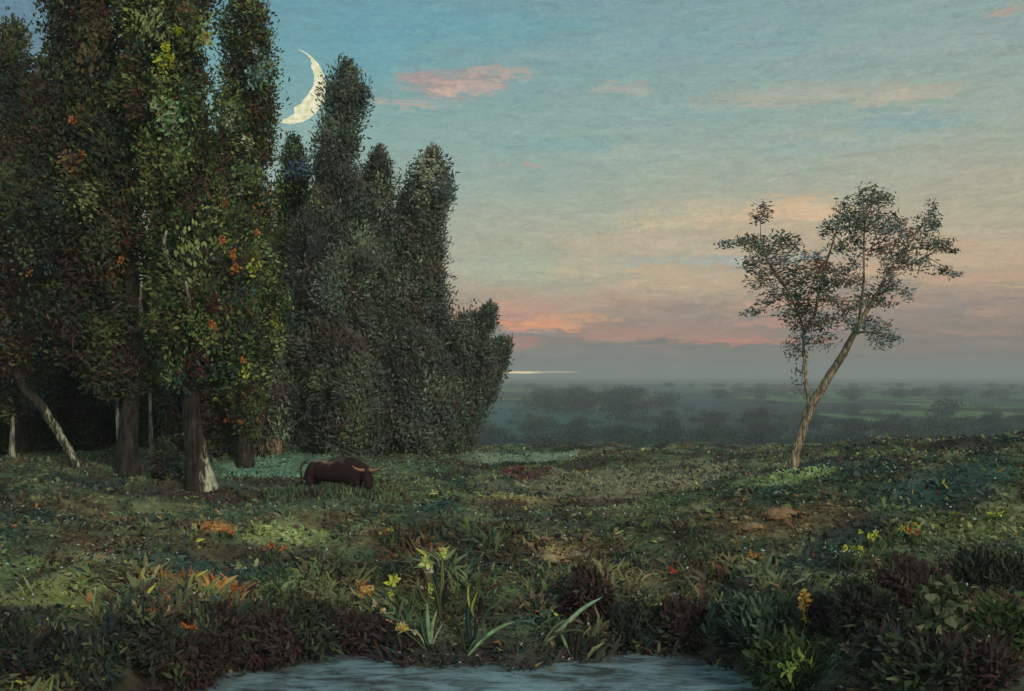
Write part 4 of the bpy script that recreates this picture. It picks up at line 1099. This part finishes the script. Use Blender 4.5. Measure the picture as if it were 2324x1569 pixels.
# small strokes of tone all over the sky
tone = mth('ADD', 1, mth('ADD', cen(n_fine, .42), mth('ADD', cen(n_dab, .42), mth('ADD', cen(n_scr, .36), cen(n_str2, .5)))))
cbn = nd('ShaderNodeCombineXYZ')
L_(mth('MULTIPLY', tone, mth('ADD', 1, cen(n_mid, .42))), cbn.inputs[0]); L_(tone, cbn.inputs[1]); L_(mth('MULTIPLY', tone, mth('ADD', 1, cen(n_dab, -.36))), cbn.inputs[2])
c = mix(1.0, c, cbn.outputs[0], 'MULTIPLY')
# the last gleam of the sun in one low gap of the clouds
for X, Y, rw, rh, g_ in ((1185, 845, 62, 3.2, 8.0), (1265, 844, 55, 2.2, 3.0)):
    u, v_ = ray(X, Y); a0 = math.degrees(math.atan(u)); e0 = math.degrees(math.atan2(v_, math.hypot(1, u)))
    dx = mth('MULTIPLY', mth('SUBTRACT', az, a0), 1 / math.degrees(rw * K / F)); dy = mth('MULTIPLY', mth('SUBTRACT', mth('ADD', el, cen(n_fine, .12)), e0), 1 / math.degrees(rh * K / F))
    f_ = mth('MULTIPLY', mth('SUBTRACT', 1.2, mth('ADD', mth('MULTIPLY', dx, dx), mth('MULTIPLY', dy, dy))), 1.2, None, True)
    c = mix(f_, c, tuple(lin((240, 215, 160)) * g_))
sky = nd('ShaderNodeTexSky'); sky.sky_type = 'NISHITA'; sky.sun_disc = False
sky.sun_elevation = math.radians(SUN_EL); sky.sun_rotation = math.radians(SUN_AZ)
nsk = mix(1.0, sky.outputs['Color'], (.05, .05, .05), 'MULTIPLY')
c = mix(.08, c, nsk)
# background strength .1 keeps the physical sky in range; the dusk colours are brought to the same units
c10 = mix(1.0, c, (12.5, 12.2, 11.5), 'MULTIPLY')
c10.node.clamp_result = False
L_(c10, bg.inputs['Color']); bg.inputs['Strength'].default_value = .1

sd = bpy.data.lights.new('sun', 'SUN'); sd.energy = .7; sd.angle = math.radians(14); sd.color = (1, .93, .82)
so = bpy.data.objects.new('sun', sd); COL.objects.link(so)
a_, e_ = math.radians(SUN_AZ), math.radians(SUN_EL)
sv = Vector((math.sin(a_) * math.cos(e_), math.cos(a_) * math.cos(e_), math.sin(e_)))
sd.energy = 1.0
so.rotation_euler = sv.to_track_quat('Z', 'Y').to_euler(); so.location = (10, -10, 20)

# ------------------------------------------------------------------ camera and render
cd = bpy.data.cameras.new('camera'); cam = bpy.data.objects.new('camera', cd); COL.objects.link(cam)
cd.sensor_width = 36; cd.lens = 36 * F / 1024; cd.shift_y = (HY - 345.5) / 1024
cam.location = (0, 0, CZ); cam.rotation_euler = (math.pi / 2, 0, 0)
cd.clip_start = .1; cd.clip_end = 30000
scene.camera = cam
scene.view_settings.view_transform = 'Standard'; scene.view_settings.look = 'None'; scene.view_settings.exposure = 0; scene.view_settings.gamma = 1
scene.cycles.use_denoising = True
scene.cycles.max_bounces = 5; scene.cycles.diffuse_bounces = 3; scene.cycles.volume_bounces = 1; scene.cycles.transparent_max_bounces = 4
